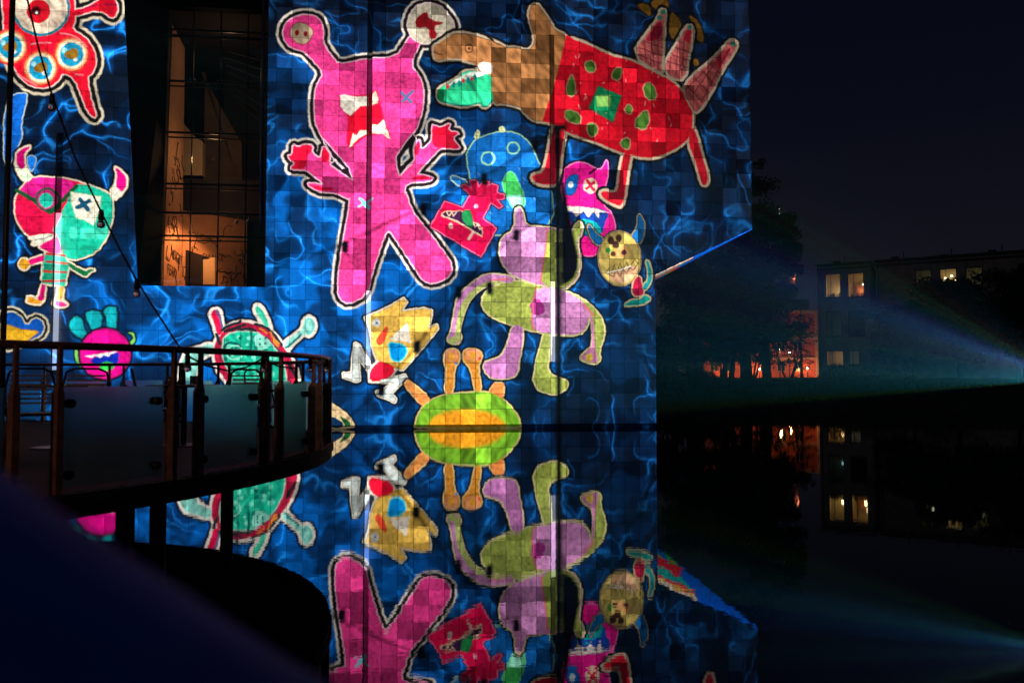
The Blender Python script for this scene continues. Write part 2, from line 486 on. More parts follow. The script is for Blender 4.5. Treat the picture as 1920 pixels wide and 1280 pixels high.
# redraw the snout over the ear
snout = 'F: 160,480 165,430 270,370 330,320 430,310 560,340 660,370 700,480 560,590 440,560 400,545 300,545 180,560'
w_ = window([P(snout)], 14)
shape(snout, (168, 110, 62), [(5, (180, 160, 135)), (10.5, (6, 8, 12))], tex='c')
shape(dragon[0], (168, 110, 62), (), tex='c')
shape('F: 560,590 640,575 705,600 700,680 640,690 585,660', (238, 222, 205))
line(disc(488, 452, 36, 38), 2.4, (80, 44, 22), 'F', 0, True); dot(488, 455, 12, 12, (70, 36, 18), 'F')
line('F: 160,485 200,505 240,510', 2, (70, 38, 20)); line('F: 330,322 430,312 560,342 660,372 760,412 830,452', 1.4, (60, 34, 18))
shape('F: 1385,330 1300,700 1165,1115 1280,1130 1360,700 1440,360', (206, 8, 32), (), smooth=0)
# pink details
shape('A: 280,370 330,300 400,280 480,300 540,360 545,440 490,520 420,540 330,500 285,440', (200, 172, 140), [(2, (170, 60, 80))], tex='c')
dot(360, 400, 26, 40, (165, 12, 30), 'A'); dot(465, 415, 26, 34, (165, 12, 30), 'A')
shape('B: 585,765 700,775 800,770 850,740 870,725 900,830 930,960 985,1115 960,1110 930,1060 840,1080 790,1085 700,1160 655,1195 640,1120 660,930 590,860', (238, 8, 44), [(2, (225, 14, 80))])
shape('B: 585,768 620,760 700,778 800,775 800,850 740,855 700,900 665,930 620,895 590,860', (243, 232, 214), (), smooth=0)
shape('B: 838,770 868,730 890,790 888,830 838,850', (243, 226, 200), (), smooth=0)
shape('B: 655,1195 690,1070 715,1095 745,1050 800,1045 800,1075 730,1110', (243, 226, 200), (), smooth=0)
shape('B: 840,1000 890,1005 932,960 985,1115 960,1110 930,1075 840,1070', (243, 226, 200), (), smooth=0)
line('B: 1075,745 1150,820', 5, (80, 130, 180)); line('B: 1165,735 1085,815', 5, (80, 130, 180))
line('C: 560,490 605,545', 6, (110, 190, 205)); line('C: 630,490 550,540', 4, (110, 190, 205))
for s in ('D: 110,470 180,460 185,335 240,375 320,328 425,352 400,430 345,470 345,620 170,628 170,600 215,560', 'D: 545,350 610,425 628,480 600,535 530,560 525,470', 'D: 360,805 470,835 690,850 640,885 540,885 470,870',
          'E: 575,230 680,265 798,200 757,298 915,320 800,378 905,490 870,510 690,500 570,480', 'E: 425,400 415,580 365,590 355,520', 'E: 340,850 430,835 575,860 470,885 340,885'):
    shape(s, (236, 12, 52), ())
shape('D: 660,520 690,500 800,610 760,620', (240, 230, 225), (), smooth=0)
shape('D: 545,270 640,370 850,620 895,750 850,720 700,620 640,570 690,530 660,480 620,400', (30, 18, 28), [(1.8, (248, 205, 220))], smooth=0)
shape('D: 670,510 690,505 800,615 770,625', (235, 215, 220), (), smooth=0)
shape('E: 345,330 375,390 340,500 352,640 290,700 185,830 150,700 150,600 250,450', (26, 16, 24), [(1.8, (245, 205, 215))], smooth=0)
shape('E: 290,500 305,620 200,720 195,620', (225, 215, 200), (), smooth=0); shape('E: 230,600 290,575 240,655 215,660', (10, 95, 150), (), smooth=0)

# red block creature with a hand
blk = ['200,725 420,800 640,955 510,1195 75,935', '345,790 425,655 600,690 590,740 515,880 430,900', '345,595 375,580 430,620 415,550 470,545 490,605 535,545 575,555 560,600 600,575 655,595 640,650 705,665 710,700 640,710 692,765 665,780 590,730 520,700 420,670']
shape(blk, (222, 8, 70), [(1.6, (235, 120, 165)), (4.2, (30, 8, 40))], 'H', 0)
for s in blk[2:]: shape(s, (196, 8, 62), (), 'H', 0)
shape('165,840 210,808 300,815 340,800 430,900 500,930 530,1010 470,1005 400,945 290,890', (62, 20, 62), [(1.5, (225, 190, 160))], 'H')
for s in ('170,845 300,890 400,950 520,1025', '215,812 235,850 255,815 275,850 300,818', '440,905 460,945 480,925 500,965 520,950'):
    line(s, 1.8, (236, 205, 170), 'H', 0)
shape('345,805 430,800 440,965 380,920 350,880', (30, 130, 70), [(1, (10, 80, 40))], 'H', 1, 'c')
dot(250, 932, 18, 30, (236, 190, 180), 'H'); line('405,1045 440,985', 5, (236, 190, 180), 'H', 0); dot(468, 765, 20, 18, (240, 170, 200), 'H')

# tan head with blue horns
tan = ['I: ' + disc(683, 848, 148, 190, rot=-0.06), 'I: 460,610 480,620 520,680 565,705 545,765 490,720 462,650', 'I: 765,690 805,640 815,540 830,540 857,600 855,680 818,755', 'I: 775,1010 825,960 850,1060 850,1115 770,1110', 'I: 865,855 890,870 915,950 905,1020 860,1080 840,1045 885,1000 880,920', 'I: 720,1170 760,1140 830,1135 870,1100 905,1135 870,1160 830,1175 720,1185']
shape(tan, None, [(2.2, (185, 165, 125)), (5, (8, 10, 16))])
for s in tan[1:3]: shape(s, (12, 92, 150), [(1, (10, 30, 50))])
shape(tan[3], (158, 14, 50)); shape(tan[4], (8, 130, 130)); shape(tan[5], (10, 130, 120))
shape(tan[0], (176, 152, 76), [(1.3, (50, 36, 20))], tex='c')
shape('I: 600,960 700,930 810,890 800,960 740,1015 690,1030 620,1000', (196, 150, 112), (), tex='c')
shape('I: 640,790 740,745 750,830 650,850', (196, 138, 80), (), tex='c')
for x, y, rx, ry in ((622, 722, 24, 30), (676, 706, 22, 28), (654, 752, 26, 26), (636, 815, 20, 18), (712, 804, 18, 18)):
    dot(x, y, rx, ry, (58, 32, 20), 'I')
dot(602, 790, 20, 18, (40, 130, 50), 'I')
line('I: 590,950 605,915 625,950 645,895 665,945 685,880 705,930 730,875 750,920 790,850 810,890', 1.6, (40, 30, 22), smooth=0)
line('I: 590,950 640,975 660,930 685,975 705,925 735,950 755,905 780,930 812,880', 1.6, (40, 30, 22), smooth=0)
line('I: 595,948 700,925 760,900', 2, (230, 220, 205), smooth=0)

# mauve and green long-armed creature
head = '345,330 360,250 440,200 445,80 470,60 495,90 505,180 640,185 720,200 780,230 830,145 862,165 855,225 825,270 850,400 835,490 780,550 720,575 590,540 470,500 410,470 360,400'
body = '245,600 310,550 440,505 590,550 720,565 800,600 880,650 905,720 890,800 840,850 700,850 560,825 430,790 300,740 240,680'
arml = '440,490 300,470 230,490 150,550 90,610 70,700 50,830 30,860 30,890 70,905 100,900 115,860 100,830 120,740 150,650 220,570 300,530 430,530'
armr = '750,575 850,620 940,690 990,770 995,850 960,950 970,1000 940,1030 850,1005 845,980 880,945 920,920 920,800 905,720 840,650'
legl = '425,790 490,790 495,860 470,1000 460,1080 430,1110 300,1120 250,1060 250,1020 300,1000 360,980 400,900'
legr = '620,830 660,840 655,950 640,1080 720,1115 765,1130 770,1160 745,1190 685,1220 550,1170 575,1000 600,920'
shape([head, body, arml, armr, legl, legr], None, [(2.2, (214, 200, 150)), (6.5, (5, 12, 20))], 'J')
MAU, OLV = (190, 122, 172), (148, 158, 68)
shape(head, MAU, (), 'J'); shape(body, OLV, (), 'J'); shape(arml, MAU, (), 'J'); shape(armr, OLV, (), 'J'); shape(legl, (184, 112, 168), (), 'J'); shape(legr, OLV, (), 'J')
shape('640,192 720,205 780,235 830,150 856,168 850,225 820,270 845,400 830,485 778,545 720,570 600,538 612,430 634,300', OLV, (), 'J')
line('640,192 634,300 612,430 600,535', 2.6, (226, 90, 90), 'J')
shape('580,552 720,568 800,602 875,652 900,720 885,795 838,846 700,846 560,822 545,750 555,640', MAU, (), 'J')
shape('580,610 640,690 600,730 540,720 545,680 525,670', (152, 40, 120), (), 'J')
line('578,552 552,650 556,700 545,750 560,822', 2.6, (220, 90, 110), 'J')
shape('430,528 300,532 222,572 152,652 122,740 103,828 112,860 98,895 70,890 85,740 120,640 190,560 290,510', (164, 172, 92), (), 'J')
shape('760,585 850,640 915,720 930,800 935,930 960,1000 935,1025 855,1000 850,980 885,945 918,915 915,800 900,720 840,655', (196, 120, 160), (), 'J')
line('300,510 400,505', 2.5, (220, 90, 90), 'J'); line('870,660 930,730', 2.5, (220, 90, 100), 'J')
dot(900, 985, 22, 26, (214, 180, 60), 'J'); dot(60, 880, 26, 22, (160, 170, 90), 'J')

# yellow crown face with white legs
face = '340,255 500,190 670,95 690,120 645,205 840,180 905,195 905,230 875,350 950,320 960,350 900,420 840,500 660,700 610,690 500,650 440,610 400,500 370,330'
redb = '450,625 520,640 610,690 540,780 450,805 380,800 370,720'
leg1 = '255,475 280,490 390,690 370,712 275,580 290,790 270,802 160,765 155,735 225,730 240,560'
leg2 = '470,790 680,750 690,775 555,905 600,950 590,975 450,915 440,890 490,880 590,805 480,808'
shape([face, redb, leg1, leg2], None, [(3.2, (236, 226, 206)), (7.5, (6, 12, 20))], 'K', 0)
shape(face, (234, 184, 76), [(1, (120, 84, 30))], 'K', 0)
shape(redb, (226, 10, 44), (), 'K'); shape(leg1, (214, 222, 214), [(1, (40, 60, 60))], 'K', 0); shape(leg2, (214, 222, 214), [(1, (40, 60, 60))], 'K', 0)
dot(435, 300, 36, 36, (240, 238, 232), 'K'); dot(438, 300, 11, 11, (20, 90, 150), 'K')
shape('520,318 542,350 500,480 440,492 428,450', (226, 66, 38), (), 'K')
shape('700,300 735,472 548,442', (240, 226, 206), (), 'K', 0)
shape('545,475 620,480 680,510 690,560 650,620 590,625 560,580 555,520', (0, 122, 192), [(3, (30, 190, 210))], 'K')

# green and orange creature at the water's edge
dome = '765,1200 770,1165 790,1090 830,1020 900,960 1020,915 1160,900 1290,890 1400,890 1520,950 1600,1030 1650,1100 1668,1160 1672,1200'
st1 = '1020,920 1040,690 1015,640 1020,560 1050,525 1120,525 1150,560 1150,620 1100,690 1095,900'
st2 = '1285,910 1245,690 1180,620 1180,550 1220,520 1300,525 1345,570 1330,620 1305,680 1340,900'
ar1, ar2 = '670,830 710,785 900,950 830,1015', '1400,900 1440,815 1530,815 1520,960'
shape([dome, st1, st2, ar1, ar2], None, [(2, (226, 196, 140)), (6, (5, 12, 18))], 'K')
shape(ar1, (228, 142, 70), (), 'K', 0); shape(ar2, (222, 128, 62), (), 'K', 0)
for s in (st1, st2): shape(s, (208, 132, 40), (), 'K')
shape(dome, (120, 178, 40), (), 'K', 1, 'c')
shape('870,1200 900,1140 960,1090 1060,1055 1200,1042 1350,1055 1450,1090 1520,1140 1550,1200', (236, 150, 28), (), 'K', 1, 'g', 5)
for x, y in ((1080, 580), (1262, 572)):
    shape(disc(x, y, 62, 55), (236, 150, 110), (), 'K'); shape(disc(x, y + 8, 34, 38), (236, 160, 50), (), 'K')
dot(1320, 605, 12, 14, (220, 40, 60), 'K'); dot(1122, 650, 14, 10, (70, 120, 180), 'K')

# cream shell fragment by the terrace
shape('1180,420 1280,470 1370,520 1440,600 1456,650 1180,650', (206, 176, 130), [(2, (230, 205, 160)), (5, (10, 14, 20))], 'T')
shape('1180,560 1290,560 1360,600 1380,650 1180,650', (8, 40, 70), [(2, (220, 200, 150))], 'T')
shape('1350,560 1420,600 1435,640 1390,640 1360,590', (20, 90, 40), (), 'T', 0)

# teal beetle behind the railing
bug = ['M: 230,490 300,400 400,340 520,310 640,330 760,360 900,430 1000,540 1080,650 1180,800 1260,1000 1280,1150 1200,1400 500,1400 300,1080 180,930 140,700 170,560',
       'M: 100,220 130,150 200,145 240,220 262,380 260,470 190,500 175,420 140,310', 'M: 690,150 710,90 760,100 840,220 900,400 920,480 800,400 740,230',
       'M: 1060,620 1200,500 1330,410 1350,280 1420,240 1490,300 1490,420 1430,500 1350,470 1230,570 1110,690', 'L: 1000,380 1090,345 1120,400 1060,430 1000,460 980,640 870,640 880,500 920,400']
shape(bug, None, [(5, (238, 226, 214)), (9.5, (6, 18, 40))])
shape(bug[0], (196, 24, 66), (), tex='c'); shape(bug[1], (216, 16, 66), (), tex='c')
line('M: 180,170 230,250 255,380', 4, (60, 90, 140)); 
for s in ('M: 260,420 330,360 470,330 500,300', 'M: 480,420 640,400 700,430', 'M: 700,345 820,370 930,450 1050,620', 'M: 840,520 930,640 1000,700', 'M: 180,480 220,600', 'M: 1140,860 1250,1060', 'M: 300,440 420,400 560,350'):
    line(s, 5.5, (14, 40, 44))
for s in ('M: 760,400 850,460', 'M: 900,450 920,510 1010,600', 'M: 940,560 1000,640'):
    line(s, 3, (226, 140, 40))
shape('M: 690,150 712,100 755,110 830,220 890,390 820,360 740,230', (60, 205, 165), (), tex='c'); shape(bug[3], (150, 228, 210), (), tex='c'); shape(bug[4], (130, 205, 190), (), tex='c')
shape('M: 1085,650 1200,570 1330,440 1300,520 1200,600 1110,680', (20, 130, 120), ()); line(disc(1415, 370, 48, 95), 1.6, (60, 180, 170), 'M', 0, True)
shape('M: 285,520 400,450 600,440 760,470 900,600 1000,730 1090,900 1110,1200 900,1400 550,1400 380,1050 265,800 260,650', (20, 178, 142), [(2, (180, 220, 200))], tex='c')
r5 = np.random.default_rng(5)
for k in range(120):
    a, b = 300 + 780 * r5.random(), 470 + 800 * r5.random()
    if b > 480 + max(0, a - 700) * 1.15 and b > 520 - (a - 300) * 0.5 and a > 280 + max(0, b - 800) * 0.3:
        dot(a, b, 20 + 16 * r5.random(), 18 + 14 * r5.random(), [(120, 232, 200), (70, 215, 175), (8, 120, 100)][k % 3], 'M')
shape('M: 690,480 780,480 900,600 880,660 760,680 690,620', (150, 236, 212), (), tex='c')
for x, y in ((760, 540), (830, 530), (760, 610), (830, 600), (390, 660), (440, 660), (350, 770), (490, 790)):
    dot(x, y, 13, 16, (8, 80, 70), 'M')
line('M: 290,640 330,590 420,590 490,640', 5, (8, 84, 84)); line(disc(420, 720, 110, 90), 2.5, (150, 232, 205), 'M', 0, True)
line('M: 640,440 650,560 640,680', 5, (8, 96, 84))

# many-eyed red creature, top left
rb = ['Q: 0,-200 560,-200 590,-20 600,180 570,240 680,300 750,400 770,500 740,590 690,620 740,860 770,920 750,950 700,900 650,780 600,640 500,580 470,650 380,710 250,700 150,620 100,520 40,400',
      'Q: 560,95 700,60 800,0 860,-60 920,10 940,60 925,130 890,155 800,80 560,145']
shape(rb, RED, [(2, (236, 210, 200)), (9.5, (16, 15, 13)), (14, (200, 186, 160))])
dot(325, 70, 235, 228, (16, 120, 140), 'Q'); dot(325, 70, 215, 205, (226, 206, 180), 'Q', tex='c')
for k in range(26):
    a = k * 0.2417 + 0.1
    line('%f,%f %f,%f' % (325 + 130 * math.cos(a), 80 + 120 * math.sin(a), 325 + (165 + 40 * rng.random()) * math.cos(a), 70 + (150 + 40 * rng.random()) * math.sin(a)), 1.2, (200, 90, 80), 'Q', 0, alpha=0.7)
dot(305, 95, 96, 96, (206, 14, 34), 'Q', tex='c'); dot(288, 92, 40, 36, (60, 6, 12), 'Q'); dot(290, 108, 10, 10, (230, 225, 215), 'Q')
for x, y in ((570, 440), (322, 548), (80, 380)):
    dot(x, y, 146, 150, (216, 46, 40), 'Q', tex='c'); dot(x, y, 130, 132, (232, 140, 90), 'Q'); dot(x, y, 116, 118, (238, 216, 176), 'Q'); dot(x, y, 94, 96, (20, 150, 190), 'Q')
    dot(x - 2, y + 2, 56, 36, (150, 104, 24), 'Q', tex='c'); dot(x + 14, y - 14, 40, 34, (156, 110, 26), 'Q', tex='c'); dot(x + 30, y + 40, 18, 16, (240, 235, 220), 'Q'); dot(x - 58, y - 34, 22, 20, (150, 215, 225), 'Q')
line('Q: 640,90 780,40', 3, (150, 10, 60), smooth=0); line('Q: 840,40 930,45', 3, (120, 10, 60), smooth=0)
for s in ('Q: 250,360 300,350 400,345', 'Q: 600,600 660,605', 'Q: 480,270 600,290 690,380', 'Q: 130,590 200,640 290,690'):
    line(s, 2.4, (240, 130, 140))
shape('Q: 30,800 180,740 220,770 160,1000 180,1090 140,1170 30,1420', (10, 92, 186), [(1.5, (190, 205, 190))])

# two-tone horned creature
hd = ['N: 180,640 270,515 370,445 640,455 780,462 1100,550 1370,655 1425,760 1430,950 1400,1080 X: 198,450 179.4,473.8 147.5,486.5 130.3,487 118.3,479 100,450 85,440 N: 400,1230 290,1230 180,1080 118,950 135,710',
      'N: 130,240 160,100 280,35 345,40 255,130 248,200 268,320 330,430 370,460 280,520 190,440 150,340', 'N: 1450,305 1500,335 1595,400 1625,500 1600,610 1550,670 1440,770 1390,650 1450,560 1485,430']
tor = ['O: 380,240 640,110 720,340 760,380 820,500 780,700 760,810 430,770 450,500 490,350 470,290', 'O: 240,130 300,90 590,60 610,110 540,180 330,230 290,210 350,150', 'O: 230,440 480,360 470,450 250,510', 'O: ' + disc(185, 495, 76, 80),
       'O: 800,460 900,520 1050,600 1100,560 1190,575 1120,610 1050,680 900,590 810,520', 'O: 430,780 490,790 470,1000 440,1030 400,1075 225,1030 220,1000 240,935 380,990', 'O: 640,810 740,810 722,1000 795,1050 790,1090 660,1105 585,1065 610,990']
shape(hd + tor, None, [(2.6, (232, 216, 190)), (6.5, (8, 8, 10))])
shape(hd[0], (228, 14, 70)); 
shape('N: 180,640 270,515 370,445 640,455 780,462 930,540 880,640 600,920 400,780', (232, 30, 140), (), tex='c')
shape('X: 140.8,346 164.7,347 202.6,362.4 210.4,376.9 211,403.6 206.8,421.8 198,450 179.4,473.8 147.5,486.5 130.3,487 118.3,479 103,444.6 98,430 108.4,410.6 133.7,361.4', (18, 184, 148))
for s in ('N: 850,1120 960,1110 960,1260 850,1270', 'N: 1000,1130 1190,1120 1190,1270 1000,1270', 'N: 1200,1130 1370,1100 1340,1270 1210,1280'):
    shape(s, (64, 214, 178), (), smooth=0, tex='c')
line('N: 150,625 400,770 600,920 780,740 940,570', 7.5, (22, 82, 44), smooth=0)
dot(550, 745, 160, 160, (22, 82, 56), 'N'); dot(545, 745, 128, 128, (206, 30, 120), 'N'); dot(540, 755, 94, 100, (30, 196, 168), 'N')
shape('N: 870,650 1265,712 1255,880 1170,1085 1060,1020 940,985 880,780', (238, 230, 206), [(1.5, (140, 200, 150))], smooth=0)
line('N: 995,745 1095,885', 8, (14, 80, 110), smooth=0); line('N: 1110,765 955,855', 8, (14, 80, 110), smooth=0)
shape(hd[1], (206, 222, 190)); shape('N: 130,240 160,100 280,40 340,42 250,130 246,200 268,320 195,352', (206, 8, 110))
shape(hd[2], (228, 224, 205)); shape('N: 1455,312 1500,340 1590,405 1618,500 1595,600 1550,655 1480,590 1468,520 1490,430', (232, 8, 130))
shape(tor[1], (226, 222, 200), (), tex='c'); line('O: 350,150 450,140 580,90', 1.5, (40, 40, 40))
shape('O: 380,240 640,110 720,340 560,350 470,290', (220, 6, 110)); shape('O: 490,350 760,380 820,500 780,700 760,810 430,770 450,500', (26, 186, 150), (), smooth=0)
shape('O: 470,500 665,510 665,760 440,760', (12, 132, 100), (), smooth=0)
for s in ('O: 510,350 760,375', 'O: 505,460 812,492', 'O: 468,595 772,612', 'O: 458,738 758,725'): line(s, 4, (196, 34, 22), smooth=0)
shape(tor[2], (206, 8, 104), (), smooth=0); shape(tor[3], (214, 150, 30)); shape(tor[4], (10, 112, 60))
shape('O: 430,780 490,790 470,1000 380,1030 385,960', (196, 10, 100), (), smooth=0); shape('O: 225,1020 240,940 390,1000 440,1025 400,1070 240,1035', (222, 150, 30))
shape('O: 640,810 740,810 720,1000 605,1000', (232, 166, 44), (), smooth=0); shape('O: 590,1060 612,1000 790,1050 786,1088 660,1100', (226, 14, 130))
shape('N: 290,240 300,170 350,148 395,190 400,250 370,340 340,370 310,310', (20, 120, 220), [(1.3, (190, 205, 195))])

# blue-and-yellow flower shape and magenta creature with teal fingers
fl = '10,100 60,75 110,95 160,170 200,115 250,130 265,180 240,225 180,250 0,300'
shape(fl, (10, 80, 170), [(2, (200, 190, 160)), (7, (14, 14, 12)), (10, (200, 190, 160))], 'S')
shape('0,155 60,160 100,185 235,195 190,230 150,255 0,300', (222, 166, 34), [(1.5, (150, 110, 20))], 'S')
fing = ['410,150 450,105 490,120 500,190 530,225 500,245 430,205', '510,90 560,70 612,90 600,185 550,195 520,120', '618,70 655,48 702,60 692,180 680,215 640,195 640,110']
shape(fing, (14, 176, 186), [(2, (20, 90, 100)), (5, (4, 14, 26))], 'S')
shape(['755,275 800,250 790,215 760,205 800,200 812,250 790,285', '445,310 460,300 490,380 480,420 450,370'], (120, 200, 90), [(3, (6, 16, 28))], 'S')
dot(630, 332, 146, 146, (238, 8, 142), 'S', [(2.5, (190, 20, 120)), (6, (8, 10, 26))])
shape('530,362 712,312 714,370 690,405 570,402', (14, 44, 178), (), 'S')
shape('510,345 705,313 690,325 660,335 650,350 620,340 600,358 570,345 550,358', (240, 232, 230), (), 'S', 0)
dot(640, 406, 46, 28, (40, 190, 70), 'S', tex='c')

# beyond the facade the picture is masked to black, except a creature that streaks along the underside of the overhang
du_ = uu - 7.19
beyond = (uu > 7.19) & (vv < 6.2 + du_ * 0.475)
canvas = np.where((beyond | (uu > 11.36))[..., None], 0.0, canvas)
s_ = (vv - (4.45 + du_ * 0.475)) / 1.75             # 0 at the far end of the underside, 1 at its near edge
band = beyond & (s_ > 0.0) & (du_ < 4.2)
q_ = s_ + 0.10 * perlin(None, 22, 91) + 0.05 * perlin(None, 8, 92)
cols_ = [(0.00, (30, 190, 80)), (0.16, (235, 20, 44)), (0.36, (240, 30, 60)), (0.46, (20, 180, 165)), (0.66, (10, 170, 180)), (0.74, (236, 30, 50)), (0.86, (236, 190, 90)), (0.94, (240, 210, 190))]
st = np.zeros((CH, CW, 3))
for t0_, c_ in cols_:
    st = np.where((q_ >= t0_)[..., None], lin(c_)[None, None, :], st)
st = np.where((du_ * 0.42 + 0.25 * (s_ - 0.5) + 0.5 * perlin(None, 30, 93) > 0.85)[..., None], C(6, 96, 225), st)
st = st * (0.35 + 1.3 * np.clip(0.5 + 1.4 * perlin(None, 6, 95, X=XX * 1.0 + YY * 0.4, Y=YY * 2.2), 0, 1))[..., None]
canvas = np.where(band[..., None], st, canvas)
# the window is masked out of the picture, as mapped shows are
jm = wall_uv(258, 535)[0] + (wall_uv(232, 0)[0] - wall_uv(258, 535)[0]) * (vv - 5.517) / 11.0
canvas = np.where(((uu > jm + 0.03) & (uu < wall_uv(499, 300)[0]) & (vv > 5.54))[..., None], 0.0, canvas)
# brightness carried to each spot of the wall, so that near and far parts look alike
PROJ = at_depth(2000, 712, 12.0)
ww = np.stack([W0.x + uu * WU.x, W0.y + uu * WU.y, vv], -1) - np.array(PROJ)
rr = np.sqrt((ww ** 2).sum(-1))
cosi = np.abs(ww @ np.array(-WN)) / rr
comp = rr ** 2 / cosi
comp = comp / 520.0
def sstep(a, b, x):
    t_ = np.clip((x - a) / (b - a), 0, 1); return t_ * t_ * (3 - 2 * t_)
fade = (1 - 0.42 * sstep(8.5, 16.5, vv) * sstep(-11, -7, uu)) * (1 - 0.42 * sstep(3.5, 9.5, uu))   # this projector dims towards its upper right corner
canvas = canvas * np.where(beyond, 1.0, fade)[..., None]
canvas = np.clip(canvas, 0, 1.2) * comp[..., None] * np.where(beyond, 2.4, 1.0)[..., None]

proj_img = bpy.data.images.new('projected_picture', CW, CH, alpha=False, float_buffer=True)
proj_img.colorspace_settings.name = 'Linear Rec.709'
buf = np.ones((CH, CW, 4), np.float32)
buf[..., :3] = canvas
proj_img.pixels.foreach_set(buf.ravel())
proj_img.update()

# the projector lamp: looks up the picture by where its ray meets the wall
pl = bpy.data.lights.new('projector_lamp', 'SPOT')
pl.energy = PROJ_POWER = 78000.0
pl.spot_size, pl.spot_blend = math.radians(130), 0.02
pl.shadow_soft_size = 0.0011
pl_o = bpy.data.objects.new('projector_lamp', pl)
COL.objects.link(pl_o)
pl_o.location = PROJ
pl_o.rotation_euler = (wall_pt((U0 + U1) / 2 + 2, 6) - PROJ).to_track_quat('-Z', 'Y').to_euler()
pl.use_nodes = True
n, l = pl.node_tree.nodes, pl.node_tree.links
n.clear()
outn, em = n.new('ShaderNodeOutputLight'), n.new('ShaderNodeEmission')
geo = n.new('ShaderNodeNewGeometry')
k = 1.0
h = (W0 - PROJ).dot(-WN)                            # distance of the lamp from the wall
def dotn(vec):
    d = n.new('ShaderNodeVectorMath'); d.operation = 'DOT_PRODUCT'
    l.new(geo.outputs['Incoming'], d.inputs[0]); d.inputs[1].default_value = vec
    return d.outputs['Value']
def mth(op, a, b=None):
    m = n.new('ShaderNodeMath'); m.operation = op
    for i, x in enumerate((a, b)):
        if x is None: continue
        if isinstance(x, (int, float)): m.inputs[i].default_value = x
        else: l.new(x, m.inputs[i])
    return m.outputs[0]
den = mth('MAXIMUM', dotn(tuple(-WN * k)), 1e-4)
pu = (PROJ - W0).dot(WU)
tu = mth('DIVIDE', mth('ADD', mth('MULTIPLY', mth('DIVIDE', dotn(tuple(WU * k)), den), h), pu - U0), U1 - U0)
tv = mth('DIVIDE', mth('ADD', mth('MULTIPLY', mth('DIVIDE', dotn((0, 0, k)), den), h), PROJ.z - V0), V1 - V0)
cmb = n.new('ShaderNodeCombineXYZ')
l.new(tu, cmb.inputs[0]); l.new(tv, cmb.inputs[1])
tex = n.new('ShaderNodeTexImage')
tex.image, tex.extension, tex.interpolation = proj_img, 'CLIP', 'Linear'
l.new(cmb.outputs[0], tex.inputs['Vector'])
l.new(tex.outputs['Color'], em.inputs['Color'])
l.new(em.outputs[0], outn.inputs['Surface'])
# ------------------------------------------------------------------ the projection building
bld = empty('gallery_building', wall_pt(-2, 0), THETA, 'tall panel-clad building rising from the pond, covered in projected creatures', 'building')
bld_inv = Matrix.Rotation(-THETA, 4, 'Z') @ Matrix.Translation(-wall_pt(-2, 0))
def bl(u, v, out=0.0):                                 # facade coordinates -> building-local point
    return Vector((u + 2, -out, v))

PW, PH, GAP = 0.605, 0.609, 0.012
PU, PV = -7.4325, 0.157
VT = 18.2                                            # facade top, above the frame
U_L, U_R, U_TIP = -21.5, 7.19, 11.36
JAMB_B, JAMB_T, WIN_R, SILL = -13.07, -13.9, -8.36, 5.517
DIAG_B, DIAG_T = 6.20, 8.18

m_panel = bpy.data.materials.new('facade_panel')
def panel_nodes(m, per_object):
    m.use_nodes = True
    nt = m.node_tree
    b = nt.nodes['Principled BSDF']
    b.inputs['Roughness'].default_value = 0.62
    b.inputs['Specular IOR Level'].default_value = 0.25
    if per_object:
        a = nt.nodes.new('ShaderNodeObjectInfo'); src = a.outputs['Color']
    else:
        a = nt.nodes.new('ShaderNodeAttribute'); a.attribute_name = 'tone'; src = a.outputs['Color']
    g = nt.nodes.new('ShaderNodeNewGeometry')
    n1 = nt.nodes.new('ShaderNodeTexNoise'); n1.inputs['Scale'].default_value = 9.0; n1.inputs['Detail'].default_value = 8; n1.inputs['Roughness'].default_value = 0.75
    nt.links.new(g.outputs['Position'], n1.inputs['Vector'])
    mr = nt.nodes.new('ShaderNodeMapRange')
    mr.inputs['From Min'].default_value, mr.inputs['From Max'].default_value = 0.3, 0.7
    mr.inputs['To Min'].default_value, mr.inputs['To Max'].default_value = 0.78, 1.18
    nt.links.new(n1.outputs['Fac'], mr.inputs['Value'])
    n2 = nt.nodes.new('ShaderNodeTexNoise'); n2.inputs['Scale'].default_value = 0.9; n2.inputs['Detail'].default_value = 4
    mp = nt.nodes.new('ShaderNodeMapping'); mp.inputs['Scale'].default_value = (3.0, 3.0, 0.35)
    nt.links.new(g.outputs['Position'], mp.inputs['Vector']); nt.links.new(mp.outputs[0], n2.inputs['Vector'])
    mr2 = nt.nodes.new('ShaderNodeMapRange')
    mr2.inputs['From Min'].default_value, mr2.inputs['From Max'].default_value = 0.35, 0.65
    mr2.inputs['To Min'].default_value, mr2.inputs['To Max'].default_value = 0.86, 1.06
    nt.links.new(n2.outputs['Fac'], mr2.inputs['Value'])
    mu = nt.nodes.new('ShaderNodeMath'); mu.operation = 'MULTIPLY'
    nt.links.new(mr.outputs[0], mu.inputs[0]); nt.links.new(mr2.outputs[0], mu.inputs[1])
    s = nt.nodes.new('ShaderNodeVectorMath'); s.operation = 'SCALE'
    nt.links.new(src, s.inputs[0]); nt.links.new(mu.outputs[0], s.inputs['Scale'])
    nt.links.new(s.outputs[0], b.inputs['Base Color'])
    bp = nt.nodes.new('ShaderNodeBump'); bp.inputs['Strength'].default_value = 0.25; bp.inputs['Distance'].default_value = 0.01
    nt.links.new(n1.outputs['Fac'], bp.inputs['Height']); nt.links.new(bp.outputs[0], b.inputs['Normal'])
panel_nodes(m_panel, True)
m_panel_rest = bpy.data.materials.new('facade_panel_rest')
panel_nodes(m_panel_rest, False)
m_core = new_mat('dark_concrete', (0.05, 0.05, 0.052), 0.9, noise=0.3, nscale=2.0)
m_plinth = new_mat('plinth_concrete', (0.025, 0.025, 0.027), 0.8, noise=0.4, nscale=3.0)
